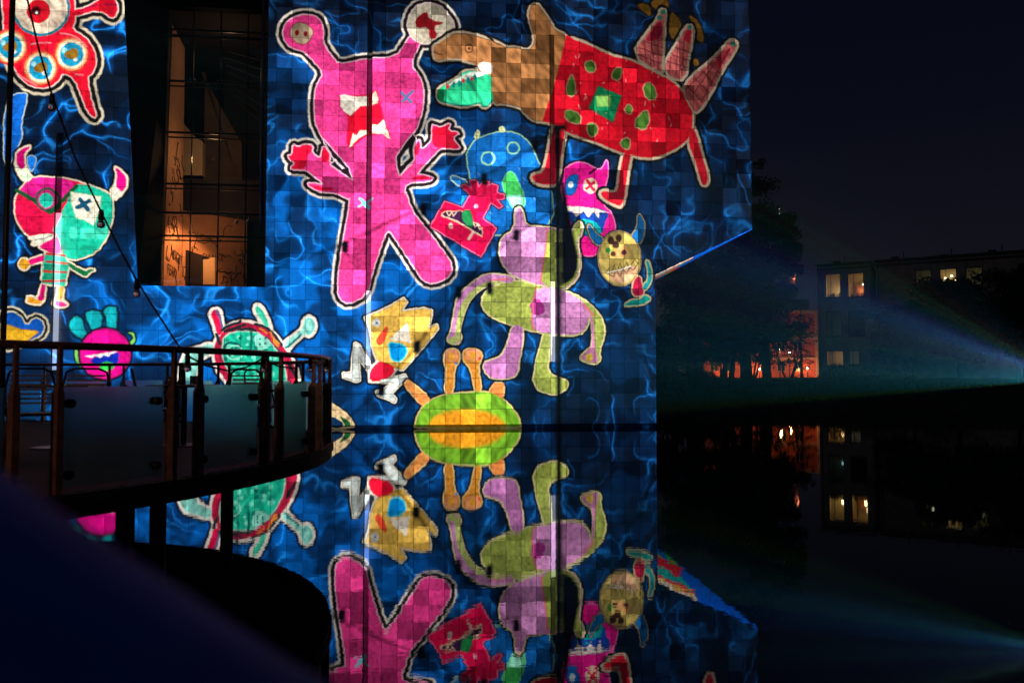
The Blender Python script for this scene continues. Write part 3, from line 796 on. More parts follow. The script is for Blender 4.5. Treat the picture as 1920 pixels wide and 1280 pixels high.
m_soffit = new_mat('soffit_panel', (0.62, 0.62, 0.60), 0.6, noise=0.12, nscale=5.0)
m_steel_dark = new_mat('dark_steel', (0.035, 0.033, 0.035), 0.45, 0.6, noise=0.2)
m_steel_grey = new_mat('grey_steel', (0.20, 0.19, 0.19), 0.4, 0.5, noise=0.15)
m_rail_white = new_mat('pale_steel', (0.80, 0.80, 0.78), 0.5, noise=0.06)
m_strip_glow = emit_mat('pale_strip_glow', (0.80, 0.86, 0.95), 0.42)  # weak glow put into the pale strips, standing in for caught light
m_rail_dark = new_mat('dark_strip', (0.060, 0.058, 0.060), 0.5, 0.2, noise=0.15)

# core walls behind the cladding
t = 0.35
core = MB()
def slab(poly, out0, depth):                          # polygon in (u, v), pushed back into the building
    core.prism([bl(u, v, out0) for u, v in poly], (0, depth, 0))
slab([(U_L, 0.0), (JAMB_B - 0.06, 0.0), (JAMB_B - 0.06, SILL - 0.02), (JAMB_T - 0.06, VT), (U_L, VT)], -0.05, t)
slab([(JAMB_B - 0.06, 0.0), (WIN_R + 0.05, 0.0), (WIN_R + 0.05, SILL - 0.02), (JAMB_B - 0.06, SILL - 0.02)], -0.052, t)
slab([(WIN_R + 0.05, 0.0), (U_R - 0.02, 0.0), (U_R - 0.02, DIAG_B + 0.02), (U_TIP - 0.03, DIAG_T + 0.02), (U_TIP - 0.03, VT), (WIN_R + 0.05, VT)], -0.05, t)
core.build('core_wall', m_core, bld)
side = MB()                                           # flanks, back and roof of the block
side.prism([bl(U_R - 0.4, -0.6, -0.41), bl(U_R - 0.02, -0.6, -0.41), bl(U_R - 0.02, DIAG_B - 0.47, -0.41), bl(U_R - 0.4, DIAG_B - 0.6, -0.41)], (0, 12, 0))
side.prism([bl(U_L, -0.6, -12.4), bl(U_R - 0.02, -0.6, -12.4), bl(U_R - 0.02, VT, -12.4), bl(U_L, VT, -12.4)], (0, 0.3, 0))
side.prism([bl(U_L, VT - 0.3, -0.41), bl(U_R - 0.45, VT - 0.3, -0.41), bl(U_R - 0.45, VT - 0.3, -12.3), bl(U_L, VT - 0.3, -12.3)], (0, 0, 0.25))
# flank of the overhanging corner
side.prism([bl(U_TIP - 0.03, DIAG_T + 0.03, -0.41), bl(U_TIP - 0.33, DIAG_T - 0.1, -0.41), bl(U_TIP - 0.33, VT, -0.41), bl(U_TIP - 0.03, VT, -0.41)], (-0.4, 12.0, 0))
side.prism([bl(U_R - 0.4, DIAG_B + 0.1, -12.4), bl(U_TIP - 0.5, DIAG_T + 0.1, -12.4), bl(U_TIP - 0.5, VT, -12.4), bl(U_R - 0.4, VT, -12.4)], (0, 0.3, 0))
side.build('flank_wall', m_core, bld)
# the sloping underside of the overhang
so = MB()
so.prism([bl(U_R - 0.02, DIAG_B, 0.0), bl(U_TIP, DIAG_T, 0.0), bl(U_TIP - 0.4, DIAG_T - 0.64, -12.4), bl(U_R - 0.02, DIAG_B - 0.45, -12.4)], (0, 0, 0.035))
so.build('soffit', m_soffit, bld)
pb = MB()
pb.prism([bl(U_L, -0.6, -0.02), bl(U_R - 0.04, -0.6, -0.02), bl(U_R - 0.04, PV - 0.012, -0.02), bl(U_L, PV - 0.012, -0.02)], (0, 0.06, 0))
pb.build('plinth', m_plinth, bld)

# cladding panels
def clip(poly, a, b):                                 # keep the left side of a->b
    out = []
    for i in range(len(poly)):
        p, q = poly[i], poly[(i + 1) % len(poly)]
        sp = (b[0] - a[0]) * (p[1] - a[1]) - (b[1] - a[1]) * (p[0] - a[0])
        sq = (b[0] - a[0]) * (q[1] - a[1]) - (b[1] - a[1]) * (q[0] - a[0])
        if sp >= 0: out.append(p)
        if (sp >= 0) != (sq >= 0):
            s_ = sp / (sp - sq)
            out.append((p[0] + (q[0] - p[0]) * s_, p[1] + (q[1] - p[1]) * s_))
    return out
def clip_all(poly, region):
    for i in range(len(region)):
        poly = clip(poly, region[i], region[(i + 1) % len(region)])
        if len(poly) < 3: return []
    return poly
regions = [[(U_L, SILL), (JAMB_B, SILL), (JAMB_T, VT), (U_L, VT)],
           [(U_L, PV), (WIN_R, PV), (WIN_R, SILL), (U_L, SILL)],
           [(WIN_R, PV), (U_R, PV), (U_R, VT), (WIN_R, VT)],
           [(U_R, DIAG_B), (U_TIP, DIAG_T), (U_TIP, VT), (U_R, VT)]]
def merge(pieces, cell):                              # a panel that crosses a region seam stays whole
    return [cell] if sum(area(q) for q in pieces) > (PW - GAP) * (PH - GAP) * 0.999 else pieces
def area(p):
    return abs(sum(p[i][0] * p[(i + 1) % len(p)][1] - p[(i + 1) % len(p)][0] * p[i][1] for i in range(len(p)))) / 2
rp = random.Random(3)
def tone(u, v):
    contrast = 1.0 if u > WIN_R else 0.38
    contrast *= 0.75 if v < 5.0 else (1.22 if v > 8.5 else 1.0)
    x = max(-1.5, min(1.5, rp.gauss(0, 0.62)))
    k = math.exp(0.70 * contrast * x)
    return 0.36 * min(k, 2.3)
full, rest = [], []
c0, c1 = int(math.floor((U_L - PU) / PW)), int(math.ceil((U_TIP - PU) / PW))
# courses do not break at region borders except at the sill, where the panels are cut
for c in range(c0, c1):
    for r in range(0, int(VT / PH) + 1):
        a, b = PU + c * PW, PV + r * PH
        cell = [(a + GAP / 2, b + GAP / 2), (a + PW - GAP / 2, b + GAP / 2), (a + PW - GAP / 2, b + PH - GAP / 2), (a + GAP / 2, b + PH - GAP / 2)]
        pieces = [q for q in (clip_all(cell, R) for R in regions) if len(q) >= 3]
        if not pieces: continue
        tn = tone(a, b)
        tot = sum(area(q) for q in pieces)
        if tot < 0.01: continue
        if tot > (PW - GAP) * (PH - GAP) * 0.999 and a > -17.6 and b < 16.2:
            p = wall_pt(a + PW / 2, b + PH / 2)
            full.append(((p - CAM).length, a + PW / 2, b + PH / 2, tn, cell))
        else:
            for q in merge(pieces, cell):
                if area(q) > 0.002: rest.append((q, tn))
# the 300 that show largest: nearest to the eye among those in open view
def hidden(u, v):
    return v < 4.6 and u < -6.2                         # behind the terrace railing
full.sort(key=lambda x: (hidden(x[1], x[2]), x[0]))
pm = MB()
pm.box((0, 0.02, 0), (PW - GAP, 0.04, PH - GAP))
panel_me = pm.mesh('panel', bevel=0.006)
panel_me.materials.append(m_panel)
for i, (_, u, v, tn, cell) in enumerate(full):
    if i < 300:
        o = bpy.data.objects.new('panel', panel_me)
        COL.objects.link(o)
        o.parent = bld
        o.location = bl(u, v, rp.uniform(0, 0.006))
        o.rotation_euler = (rp.gauss(0, 0.003), 0, rp.gauss(0, 0.003))
        o.color = (tn, tn * 0.995, tn * 0.98, 1)
    else:
        rest.append((cell, tn))
bm = bmesh.new()
lay = bm.loops.layers.float_color.new('tone')
for q, tn in rest:
    o_ = rp.uniform(0, 0.006)
    inset = 0.006
    cx, cz = sum(p[0] for p in q) / len(q), sum(p[1] for p in q) / len(q)
    back = [bm.verts.new(bl(u, v, -0.04)) for u, v in q]
    midr = [bm.verts.new(bl(u, v, o_ - inset)) for u, v in q]
    frnt = [bm.verts.new(bl(u + (cx - u) / max(0.05, abs(cx - u)) * min(inset, abs(cx - u) * .5), v + (cz - v) / max(0.05, abs(cz - v)) * min(inset, abs(cz - v) * .5), o_)) for u, v in q]
    n_ = len(q)
    fs = [bm.faces.new(frnt)]
    for i in range(n_):
        j = (i + 1) % n_
        fs.append(bm.faces.new((midr[i], midr[j], frnt[j], frnt[i])))
        fs.append(bm.faces.new((back[i], back[j], midr[j], midr[i])))
    for f in fs:
        for lp in f.loops: lp[lay] = (tn, tn * 0.995, tn * 0.98, 1)
bmesh.ops.recalc_face_normals(bm, faces=bm.faces)
me = bpy.data.meshes.new('panel_field'); bm.to_mesh(me); bm.free()
o = link_mesh('panel_field', me, m_panel_rest, bld)
tag(o, kind='stuff')

# vertical strips standing off the wall: dark length above, pale length below
def strip(px, y_split, y_top, y_bot):
    u = wall_uv(px, (y_split + y_bot) / 2)[0]
    vs_, vt_, vb_ = wall_uv(px, y_split)[1], wall_uv(px, y_top)[1], wall_uv(px, y_bot)[1]
    a = MB(); z = vs_
    while z < vt_ - 0.2:
        z2 = min(z + 1.9, vt_)
        a.box(bl(u, (z + z2) / 2, 0.07), (0.17, 0.05, z2 - z - 0.015)); z = z2
    if vt_ > vs_ + 0.2: a.build('dark_strip', m_rail_dark, bld)
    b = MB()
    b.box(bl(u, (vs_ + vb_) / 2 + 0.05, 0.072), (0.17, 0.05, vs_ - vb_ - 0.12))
    b.build('glow_strip', m_strip_glow, bld)
    c = MB(); c.box(bl(u, vb_ + 0.04, 0.073), (0.175, 0.055, 0.18)); c.build('strip_end', m_steel_grey, bld)
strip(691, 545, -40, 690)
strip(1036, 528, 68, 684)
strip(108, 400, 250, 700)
# ------------------------------------------------------------------ the deep window and the rooms behind it
def uvd(x, y, out):                                    # photo pixel on a plane set back from the facade
    p = on_plane(x, y, W0 + WN * out, WN)
    return ((p - W0).dot(WU), p.z)
def bp_(x, y, out):
    u, v = uvd(x, y, out)
    return bl(u, v, out)
GZ = -1.9
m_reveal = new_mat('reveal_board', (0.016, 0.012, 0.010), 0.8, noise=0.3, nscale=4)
m_glass = bpy.data.materials.new('window_glass'); m_glass.use_nodes = True
nt = m_glass.node_tree; nt.nodes.clear()
_o, _t, _g, _m = nt.nodes.new('ShaderNodeOutputMaterial'), nt.nodes.new('ShaderNodeBsdfTransparent'), nt.nodes.new('ShaderNodeBsdfGlossy'), nt.nodes.new('ShaderNodeMixShader')
_f = nt.nodes.new('ShaderNodeFresnel'); _f.inputs['IOR'].default_value = 1.45
_t.inputs['Color'].default_value = (0.86, 0.88, 0.86, 1); _g.inputs['Roughness'].default_value = 0.02
nt.links.new(_f.outputs[0], _m.inputs[0]); nt.links.new(_t.outputs[0], _m.inputs[1]); nt.links.new(_g.outputs[0], _m.inputs[2]); nt.links.new(_m.outputs[0], _o.inputs[0])
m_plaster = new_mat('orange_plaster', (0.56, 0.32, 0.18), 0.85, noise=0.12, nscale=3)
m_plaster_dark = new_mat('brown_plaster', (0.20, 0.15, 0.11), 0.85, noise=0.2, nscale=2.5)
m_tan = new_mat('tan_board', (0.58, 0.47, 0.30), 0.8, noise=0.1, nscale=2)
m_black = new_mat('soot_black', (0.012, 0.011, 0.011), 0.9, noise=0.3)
m_ink = new_mat('marker_ink', (0.010, 0.010, 0.012), 0.7, noise=0.2)
m_box = new_mat('slate_box', (0.05, 0.07, 0.10), 0.6, noise=0.15)

lb, lt = uvd(303, 536, GZ)[0], uvd(320, 0, GZ)[0]
lt = lb + (lt - lb) * 1.12
rv = MB()                                              # left side of the deep opening, sill slab and head
rv.add([bl(JAMB_B - 0.05, SILL - 0.03, -0.02), bl(lb, SILL - 0.03, GZ - 0.2), bl(lt, VT, GZ - 0.2), bl(JAMB_T - 0.05, VT, -0.02)], [(0, 1, 2, 3)])
rv.box(bl((lb + WIN_R) / 2 + 0.3, SILL - 0.07, -3.9), (abs(lb - WIN_R) + 2.0, 7.2, 0.12))
rv.box(bl(WIN_R + 0.11, (SILL + VT) / 2, -1.2), (0.1, 1.55, VT - SILL - 0.1))
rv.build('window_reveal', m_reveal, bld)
win = MB()
win.box(bl(lb + 0.0, SILL + 0.03, GZ), (0.12, 0.1, 0.06))
rows = [uvd(400, y, GZ)[1] for y in (537, 443, 346, 250, 154, 58)] + [uvd(400, -36, GZ)[1]]
rows[0] = SILL + 0.02
def left_at(v): return lb + (lt - lb) * (v - SILL) / (VT - SILL)
cols_px = [(355, 361), (407, 412.6), (458.5, 465), (505, 512)]
cols = [uvd(a, 500, GZ)[0] for a, b in cols_px]
frame = MB()
for v in rows[:-1]:
    frame.box(bl((left_at(v) + cols[-1]) / 2, v, GZ - 0.06), (cols[-1] - left_at(v), 0.06, 0.075))
    frame.box(bl((left_at(v) + cols[-1]) / 2, v - 0.16, GZ - 0.22), (cols[-1] - left_at(v), 0.05, 0.05))
for u in cols:
    frame.box(bl(u, (SILL + rows[-1]) / 2, GZ - 0.055), (0.045, 0.05, rows[-1] - SILL))
fr = frame.build('window_frame', m_steel_dark, bld)
for i in range(len(rows) - 1):
    va, vb = rows[i] + 0.02, rows[i + 1] - 0.02
    edges_ = [None] + cols
    for j in range(len(cols)):
        ua0 = left_at(va) if j == 0 else cols[j - 1]
        ua1 = left_at(vb) if j == 0 else cols[j - 1]
        g = MB()
        g.prism([bl(ua0 + 0.015, va, GZ), bl(cols[j] - 0.015, va, GZ), bl(cols[j] - 0.015, vb, GZ), bl(ua1 + 0.015, vb, GZ)], (0, 0.016, 0))
        g.build('pane', m_glass, fr)
        if i > 0 and j < 3:
            for dx in (-0.09, 0.09):
                b = MB(); b.tube([bl(cols[j] + dx, rows[i] + 0.07, GZ + 0.05), bl(cols[j] + dx, rows[i] + 0.07, GZ - 0.03)], 0.022, 8)
                b.build('glass_fitting', m_rail_white, fr, True)
# round rails and the upright tube in front of the glass
for (xa, ya, xb, yb, mm, r) in ((301, 67, 497, 75, m_steel_grey, 0.045), (293, 398, 492, 403, m_steel_grey, 0.05)):
    a = MB(); a.tube([bp_(xa, ya, GZ + 0.35), bp_(xb, yb, GZ + 0.35)], r, 10); a.build('guard_rail', mm, bld, True)
a = MB(); a.tube([bp_(491, 432, -0.55), bp_(491, 200, -0.55), bp_(496, -20, -0.55)], 0.075, 10); a.build('downpipe', new_mat('spill_tinted_pipe', (0.22, 0.19, 0.27), 0.45, 0.2, noise=0.1), bld, True)  # violet tint paints the projector's spill into the pipe colour

# rooms
m_w = MB()
La, Lb = uvd(303, 536, GZ - 0.25)[0], uvd(341, 536, -4.6)[0]
Lc = uvd(341, 140, -4.6)[0]
wl_ = [bl(La + 0.05, SILL, GZ - 0.25), bl(Lb, SILL, -4.6), bl(uvd(348, 20, -4.6)[0], 16.6, -4.6), bl(left_at(16.6) + 0.02, 16.6, GZ - 0.25)]
m_w.add(wl_, [(0, 1, 2, 3)])
m_w.build('graffiti_wall', m_plaster, bld)
zs0, zs1 = uvd(400, 396, -4.6)[1], uvd(400, 336, -4.6)[1]
s = MB(); s.box(bl(Lb + 3.2, (zs0 + zs1) / 2, -6.6), (6.4, 4.0, zs1 - zs0)); s.build('floor_slab', m_black, bld)
s = MB()
s.add([bl(Lb, SILL, -4.6), bl(uvd(462, 530, -6.6)[0], SILL, -6.6), bl(uvd(462, 530, -6.6)[0], zs0, -6.6), bl(Lb, zs0, -4.6)], [(0, 1, 2, 3)])
s.build('graffiti_wall', m_plaster, bld)
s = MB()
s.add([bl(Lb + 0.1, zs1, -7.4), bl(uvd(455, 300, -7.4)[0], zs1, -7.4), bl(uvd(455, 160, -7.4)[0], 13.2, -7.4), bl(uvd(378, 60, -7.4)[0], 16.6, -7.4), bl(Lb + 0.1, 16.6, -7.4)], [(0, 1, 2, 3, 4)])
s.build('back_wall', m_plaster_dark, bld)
s = MB()                                               # pale block with a cut corner on the upper floor
p0, p1, p2, p3, p4 = bp_(340, 329, -5.4), bp_(379, 329, -5.4), bp_(380, 266, -5.4), bp_(364, 255, -5.4), bp_(341, 228, -5.4)
s.prism([p0, p1, p2, p3, p4], (0, 0.5, 0)); s.build('lit_partition', m_tan, bld)
s = MB()                                               # dark niche and lighter pier on the lower floor
s.prism([bp_(352, 470, -4.9), bp_(395, 484, -4.9), bp_(381, 484, -4.9), bp_(381, 534, -4.9), bp_(352, 534, -4.9)], (0, -0.25, 0)); s.build('niche', m_black, bld)
s = MB(); s.prism([bp_(383, 484, -4.95), bp_(405, 484, -4.95), bp_(405, 534, -4.95), bp_(383, 534, -4.95)], (0, -0.2, 0)); s.build('pier', m_tan, bld)
s = MB()                                               # stair flights lost in the dark on the right
for k in range(9):
    a, b = bp_(412 + k * 4, 80 + k * 14, -6.0), bp_(500, 100 + k * 17, -6.4)
    s.tube([a, b], 0.035, 6)
s.build('stair_rail', m_steel_dark, bld)
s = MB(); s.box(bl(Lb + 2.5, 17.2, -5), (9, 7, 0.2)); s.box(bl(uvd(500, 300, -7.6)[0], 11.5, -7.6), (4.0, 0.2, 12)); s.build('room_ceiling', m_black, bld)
for xx, lab in ((352, 'a'), (401, 'b')):
    c0_, c1_ = bp_(xx, 535, -2.7), bp_(xx + 24, 522, -2.7)
    b = MB(); b.box(((c0_.x + c1_.x) / 2, c0_.y + 0.25, SILL - 0.005 + 0.16), (abs(c1_.x - c0_.x), 0.5, 0.32))
    b.v = [tuple((bld.matrix_world if False else (Matrix.Translation(wall_pt(-2, 0)) @ Matrix.Rotation(THETA, 4, 'Z'))) @ Vector(q)) for q in b.v]
    o = b.build('display_box', m_box, None, bevel=0.01)
    tag(o, 'slate blue display box on the window floor, ' + ('beside the wall reading ANGST' if lab == 'a' else 'beside the pale pier'), 'box', 'display boxes in the window')

def wall_text(txt, origin, ex, ez, size, name='lettering'):
    cu = bpy.data.curves.new('t', 'FONT'); cu.body = txt; cu.size = 1.0; cu.resolution_u = 2
    to = bpy.data.objects.new('t', cu); COL.objects.link(to)
    dg = bpy.context.evaluated_depsgraph_get()
    me = bpy.data.meshes.new_from_object(to.evaluated_get(dg))
    bpy.data.objects.remove(to)
    nrm = ex.cross(ez).normalized()
    for v in me.vertices:
        x, y = v.co.x * size * 0.8, v.co.y * size
        v.co = origin + ex * x + ez * y + nrm * 0.012
    me.name = name; me.materials.clear()
    return link_mesh(name, me, m_ink, bld)
exl = (wl_[1] - wl_[0]).normalized(); Z1 = Vector((0, 0, 1))
def on_left(t, v): return wl_[0] + exl * t + Vector((0, 0, v))
if exl.cross(Z1).y > 0: pass
wall_text('ANGST', on_left(0.85, 1.55), (exl + Z1 * -0.12).normalized(), Z1, 0.62)
wall_text('FEAR', on_left(0.45, 0.80), (exl + Z1 * -0.05).normalized(), Z1, 0.62)
wall_text('TEGS', on_left(0.3, 2.72), exl, Z1, 0.45)
bw0 = bl(Lb, SILL, -4.6); exb = (bl(uvd(462, 530, -6.6)[0], SILL, -6.6) - bw0).normalized()
def on_back(t, v): return bw0 + exb * t + Vector((0, 0, v))
wall_text('SOLIDARITY', on_back(0.25, 2.72), (exb + Z1 * -0.1).normalized(), Z1, 0.36)
wall_text('DANKE', on_back(0.9, 1.78), exb, Z1, 0.38)
rs = random.Random(17)
sc_ = MB()
def scribble(fn, t0, v0, n, s_):
    p = [fn(t0, v0)]; a = rs.uniform(0, 6.28); t_, v_ = t0, v0
    for _ in range(n):
        a += rs.gauss(0, 0.9); t_ += math.cos(a) * s_; v_ += math.sin(a) * s_ * 1.2
        p.append(fn(t_, v_))
    sc_.tube([q + Vector((0.01, -0.02, 0)) for q in p], 0.016, 4)
for k in range(34):
    scribble(on_left, rs.uniform(0.2, 2.3), rs.uniform(0.2, 7.2), 7, 0.11)
for k in range(34):
    scribble(on_back, rs.uniform(0.2, 3.6), rs.uniform(0.2, 3.0), 7, 0.11)
sc_.build('scribbles', m_ink, bld)

def bworld(p): return Matrix.Translation(wall_pt(-2, 0)) @ Matrix.Rotation(THETA, 4, 'Z') @ Vector(p)
def lamp(name, loc, power, color, radius=0.08, kind='POINT', aim=None, angle=60):
    d = bpy.data.lights.new(name, kind)
    d.energy, d.color, d.shadow_soft_size = power, color, radius
    o = bpy.data.objects.new(name, d); COL.objects.link(o); o.location = loc
    if aim is not None:
        o.rotation_euler = (Vector(aim) - Vector(loc)).to_track_quat('-Z', 'Y').to_euler()
        d.spot_size, d.spot_blend = math.radians(angle), 0.6
    return o
for k, (px, py) in enumerate(((446, 412), (466, 412))):      # the two ceiling spots seen inside
    c = bp_(px, py, -3.6)
    b = MB(); b.tube([c, c + Vector((-0.10, 0.0, -0.16))], [0.05, 0.075], 10); b.tube([c + Vector((0, 0, 0.0)), c + Vector((0, 0, 0.22))], 0.015, 6)
    b.build('ceiling_spot', m_rail_white, bld, True)
LAMPK = 1.0
lamp('room_spot_lamp', bworld(bp_(400, 425, -3.2)), 520 * LAMPK, (1.0, 0.36, 0.13), 0.1, 'SPOT', bworld(on_left(1.6, 1.2)), 115)
lamp('room_upper_lamp', bworld(bp_(400, 300, -3.3)), 60 * LAMPK, (1.0, 0.52, 0.26), 0.15)
lamp('room_top_lamp', bworld(bp_(430, 120, -3.6)), 30 * LAMPK, (1.0, 0.55, 0.32), 0.15)
lamp('room_back_lamp', bworld(bp_(425, 430, -4.2)), 34 * LAMPK, (1.0, 0.40, 0.17), 0.1)
# ------------------------------------------------------------------ pond, banks
m_water = bpy.data.materials.new('pond_water'); m_water.use_nodes = True
nt = m_water.node_tree; nt.nodes.clear()
_o = nt.nodes.new('ShaderNodeOutputMaterial'); _d = nt.nodes.new('ShaderNodeBsdfDiffuse'); _g = nt.nodes.new('ShaderNodeBsdfGlossy'); _m = nt.nodes.new('ShaderNodeMixShader')
_d.inputs['Color'].default_value = (0.0016, 0.0020, 0.0026, 1)
_g.inputs['Color'].default_value = (0.92, 0.93, 0.95, 1); _g.inputs['Roughness'].default_value = 0.012
_f = nt.nodes.new('ShaderNodeFresnel'); _f.inputs['IOR'].default_value = 1.33
_p = nt.nodes.new('ShaderNodeMath'); _p.operation = 'POWER'; _p.inputs[1].default_value = 1.0
geo_ = nt.nodes.new('ShaderNodeNewGeometry')
def wnoise(sc, det, st):
    mp = nt.nodes.new('ShaderNodeMapping'); mp.inputs['Scale'].default_value = st
    nn = nt.nodes.new('ShaderNodeTexNoise'); nn.inputs['Scale'].default_value = sc; nn.inputs['Detail'].default_value = det
    nt.links.new(geo_.outputs['Position'], mp.inputs[0]); nt.links.new(mp.outputs[0], nn.inputs['Vector'])
    return nn.outputs['Fac']
b1 = nt.nodes.new('ShaderNodeBump'); b1.inputs['Distance'].default_value = 0.010; b1.inputs['Strength'].default_value = 0.06
nt.links.new(wnoise(1.3, 2, (1, 1.5, 1)), b1.inputs['Height'])
b2 = nt.nodes.new('ShaderNodeBump'); b2.inputs['Distance'].default_value = 0.004; b2.inputs['Strength'].default_value = 0.06
nt.links.new(wnoise(6.0, 2, (1, 1.6, 1)), b2.inputs['Height']); nt.links.new(b1.outputs[0], b2.inputs['Normal'])
nt.links.new(b2.outputs[0], _g.inputs['Normal']); nt.links.new(b2.outputs[0], _f.inputs['Normal'])
nt.links.new(_f.outputs[0], _p.inputs[0]); _k = nt.nodes.new('ShaderNodeMath'); _k.operation = 'MULTIPLY'; _k.use_clamp = True; _k.inputs[1].default_value = 1.28
nt.links.new(_p.outputs[0], _k.inputs[0]); nt.links.new(_k.outputs[0], _m.inputs[0])
nt.links.new(_d.outputs[0], _m.inputs[1]); nt.links.new(_g.outputs[0], _m.inputs[2]); nt.links.new(_m.outputs[0], _o.inputs[0])
me = bpy.data.meshes.new('pond'); me.from_pydata([(-140, -30, 0), (160, -30, 0), (160, 75, 0), (-140, 75, 0)], [], [(0, 1, 2, 3)])
tag(link_mesh('pond', me, m_water), kind='structure')

m_ground = new_mat('bank_ground', (0.045, 0.050, 0.028), 0.95, noise=0.5, nscale=1.2, bump=0.4)
def land(x, y):
    """metres inside the land (negative: out over the pond)"""
    wob = 0.7 * math.sin(x * 0.31 + 1.0) + 0.4 * math.sin(x * 0.83)
    far = y - (49.0 + wob) + max(0, (x - 22)) * 0.12
    right = (x - 0.70 * y - 1.6) * 0.8 + 0.3 * math.sin(y * 0.7)
    near = 2.6 - y + 0.2 * math.sin(x)
    return max(far, right, near)
def gz(x, y):
    d = land(x, y)
    z = -0.9 if d < -2.5 else (-0.9 + (d + 2.5) * 0.36 if d < 2.5 else 0.9 + 1.0 * (1 - math.exp(-(d - 2.5) / 9)))
    if y < 3: z = min(z, 0.46)
    return z + (0.05 * math.sin(x * 1.7 + y) + 0.04 * math.sin(y * 2.3 - x * 0.6)) * (1 if d > 0 else 0)
xs = list(np.arange(-60, 80, 1.6)); xs = [-900, -500, -300, -180, -110, -80] + xs + [85, 100, 130, 180, 260, 400, 650, 1000]
ys = [-120, -60, -30, -15, -8] + list(np.arange(-4, 72, 1.2)) + [75, 80, 88, 100, 115, 135, 160, 200, 260, 350, 500, 750, 1100, 1600]
V = [(x, y, gz(x, y)) for y in ys for x in xs]
nx_ = len(xs)
Fc = [(j * nx_ + i, j * nx_ + i + 1, (j + 1) * nx_ + i + 1, (j + 1) * nx_ + i) for j in range(len(ys) - 1) for i in range(nx_ - 1)]
me = bpy.data.meshes.new('ground'); me.from_pydata(V, [], Fc)
me.polygons.foreach_set('use_smooth', [True] * len(me.polygons))
tag(link_mesh('ground', me, m_ground), kind='structure')

m_grass = new_mat('bank_grass', (0.06, 0.075, 0.03), 0.9, noise=0.5, nscale=0.8)
rg = random.Random(5)
gb = MB()
cnt = 0
while cnt < 5200:
    x, y = rg.uniform(6, 52), rg.uniform(42, 58)
    d = land(x, y)
    if d < -0.1 or d > 9 or x / max(y, 1) > 0.72: continue
    z = gz(x, y)
    h = rg.uniform(0.15, 0.5) * (1.7 if d < 2.6 and rg.random() < 0.35 else 1.0)
    a = rg.uniform(0, 6.28); w = 0.02 + 0.02 * rg.random()
    dx, dy = math.cos(a), math.sin(a); lx, ly = rg.gauss(0, 0.12), rg.gauss(0, 0.12)
    gb.add([(x - dx * w, y - dy * w, z - 0.05), (x + dx * w, y + dy * w, z - 0.05), (x + lx, y + ly, z + h)], [(0, 1, 2)])
    cnt += 1
me = bpy.data.meshes.new('bank_grass'); me.from_pydata(gb.v, [], gb.f)
tag(link_mesh('bank_grass', me, m_grass), 'rough grass along the far bank of the pond', 'grass', kind='stuff')

m_float = new_mat('floating_leaf', (0.45, 0.42, 0.30), 0.7, noise=0.3)
fl_ = MB()
for _ in range(150):
    x, y = rg.uniform(-3, 14), rg.uniform(5.5, 30)
    if land(x, y) > -0.6: continue
    a = rg.uniform(0, 6.28); s1, s2 = rg.uniform(0.012, 0.03), rg.uniform(0.006, 0.012)
    c, s_ = math.cos(a), math.sin(a)
    fl_.add([(x + c * s1, y + s_ * s1, 0.006), (x - s_ * s2, y + c * s2, 0.009), (x - c * s1, y - s_ * s1, 0.006), (x + s_ * s2, y - c * s2, 0.005)], [(0, 1, 2, 3)])
me = bpy.data.meshes.new('floating_leaves'); me.from_pydata(fl_.v, [], fl_.f)
tag(link_mesh('floating_leaves', me, m_float), 'tiny fallen leaves floating on the dark pond', 'leaves', kind='stuff')
# ------------------------------------------------------------------ round terrace over the water
TC, TR = Vector((-8.45, 9.14, 0)), 6.2
DECK = EYE - 0.88
RAILZ = DECK + 1.10
def ta(px, near=True):                                 # angle on the rim seen at a photo column
    k = (px - 960) / F_PX
    # point (k*y, y) on the circle
    a = 1 + k * k; b = -2 * (k * TC.x + TC.y); c = TC.x ** 2 + TC.y ** 2 - TR ** 2
    d = max(b * b - 4 * a * c, 0)
    y = (-b - math.sqrt(d)) / (2 * a) if near else (-b + math.sqrt(d)) / (2 * a)
    return math.atan2(y - TC.y, k * y - TC.x)
def rim(a, r=TR, z=0.0):
    return Vector((r * math.cos(a), r * math.sin(a), z))
m_rust = new_mat('brown_painted_steel', (0.23, 0.115, 0.085), 0.42, 0.35, noise=0.35, nscale=14)
m_deck = new_mat('deck_timber', (0.07, 0.055, 0.045), 0.8, noise=0.35, nscale=4)
m_fascia = new_mat('fascia_steel', (0.030, 0.026, 0.024), 0.7, 0.2, noise=0.3)
m_fit = new_mat('fitting_black', (0.02, 0.02, 0.022), 0.5, noise=0.2)
m_frost = bpy.data.materials.new('frosted_glass'); m_frost.use_nodes = True
nt = m_frost.node_tree; nt.nodes.clear()
_o, _t, _d, _tr = [nt.nodes.new(x) for x in ('ShaderNodeOutputMaterial', 'ShaderNodeBsdfTranslucent', 'ShaderNodeBsdfDiffuse', 'ShaderNodeBsdfRefraction')]
_m1, _m2 = [nt.nodes.new('ShaderNodeMixShader') for _ in range(2)]
_nz = nt.nodes.new('ShaderNodeTexNoise'); _nz.inputs['Scale'].default_value = 7; _nz.inputs['Detail'].default_value = 7
_tcx = nt.nodes.new('ShaderNodeTexCoord'); _mpx = nt.nodes.new('ShaderNodeMapping'); _mpx.inputs['Scale'].default_value = (1.5, 1.5, 0.25)
nt.links.new(_tcx.outputs['Object'], _mpx.inputs[0]); nt.links.new(_mpx.outputs[0], _nz.inputs['Vector'])
_rp = nt.nodes.new('ShaderNodeValToRGB'); _rp.color_ramp.elements[0].color = (0.32, 0.62, 0.62, 1); _rp.color_ramp.elements[1].color = (0.60, 0.92, 0.90, 1)
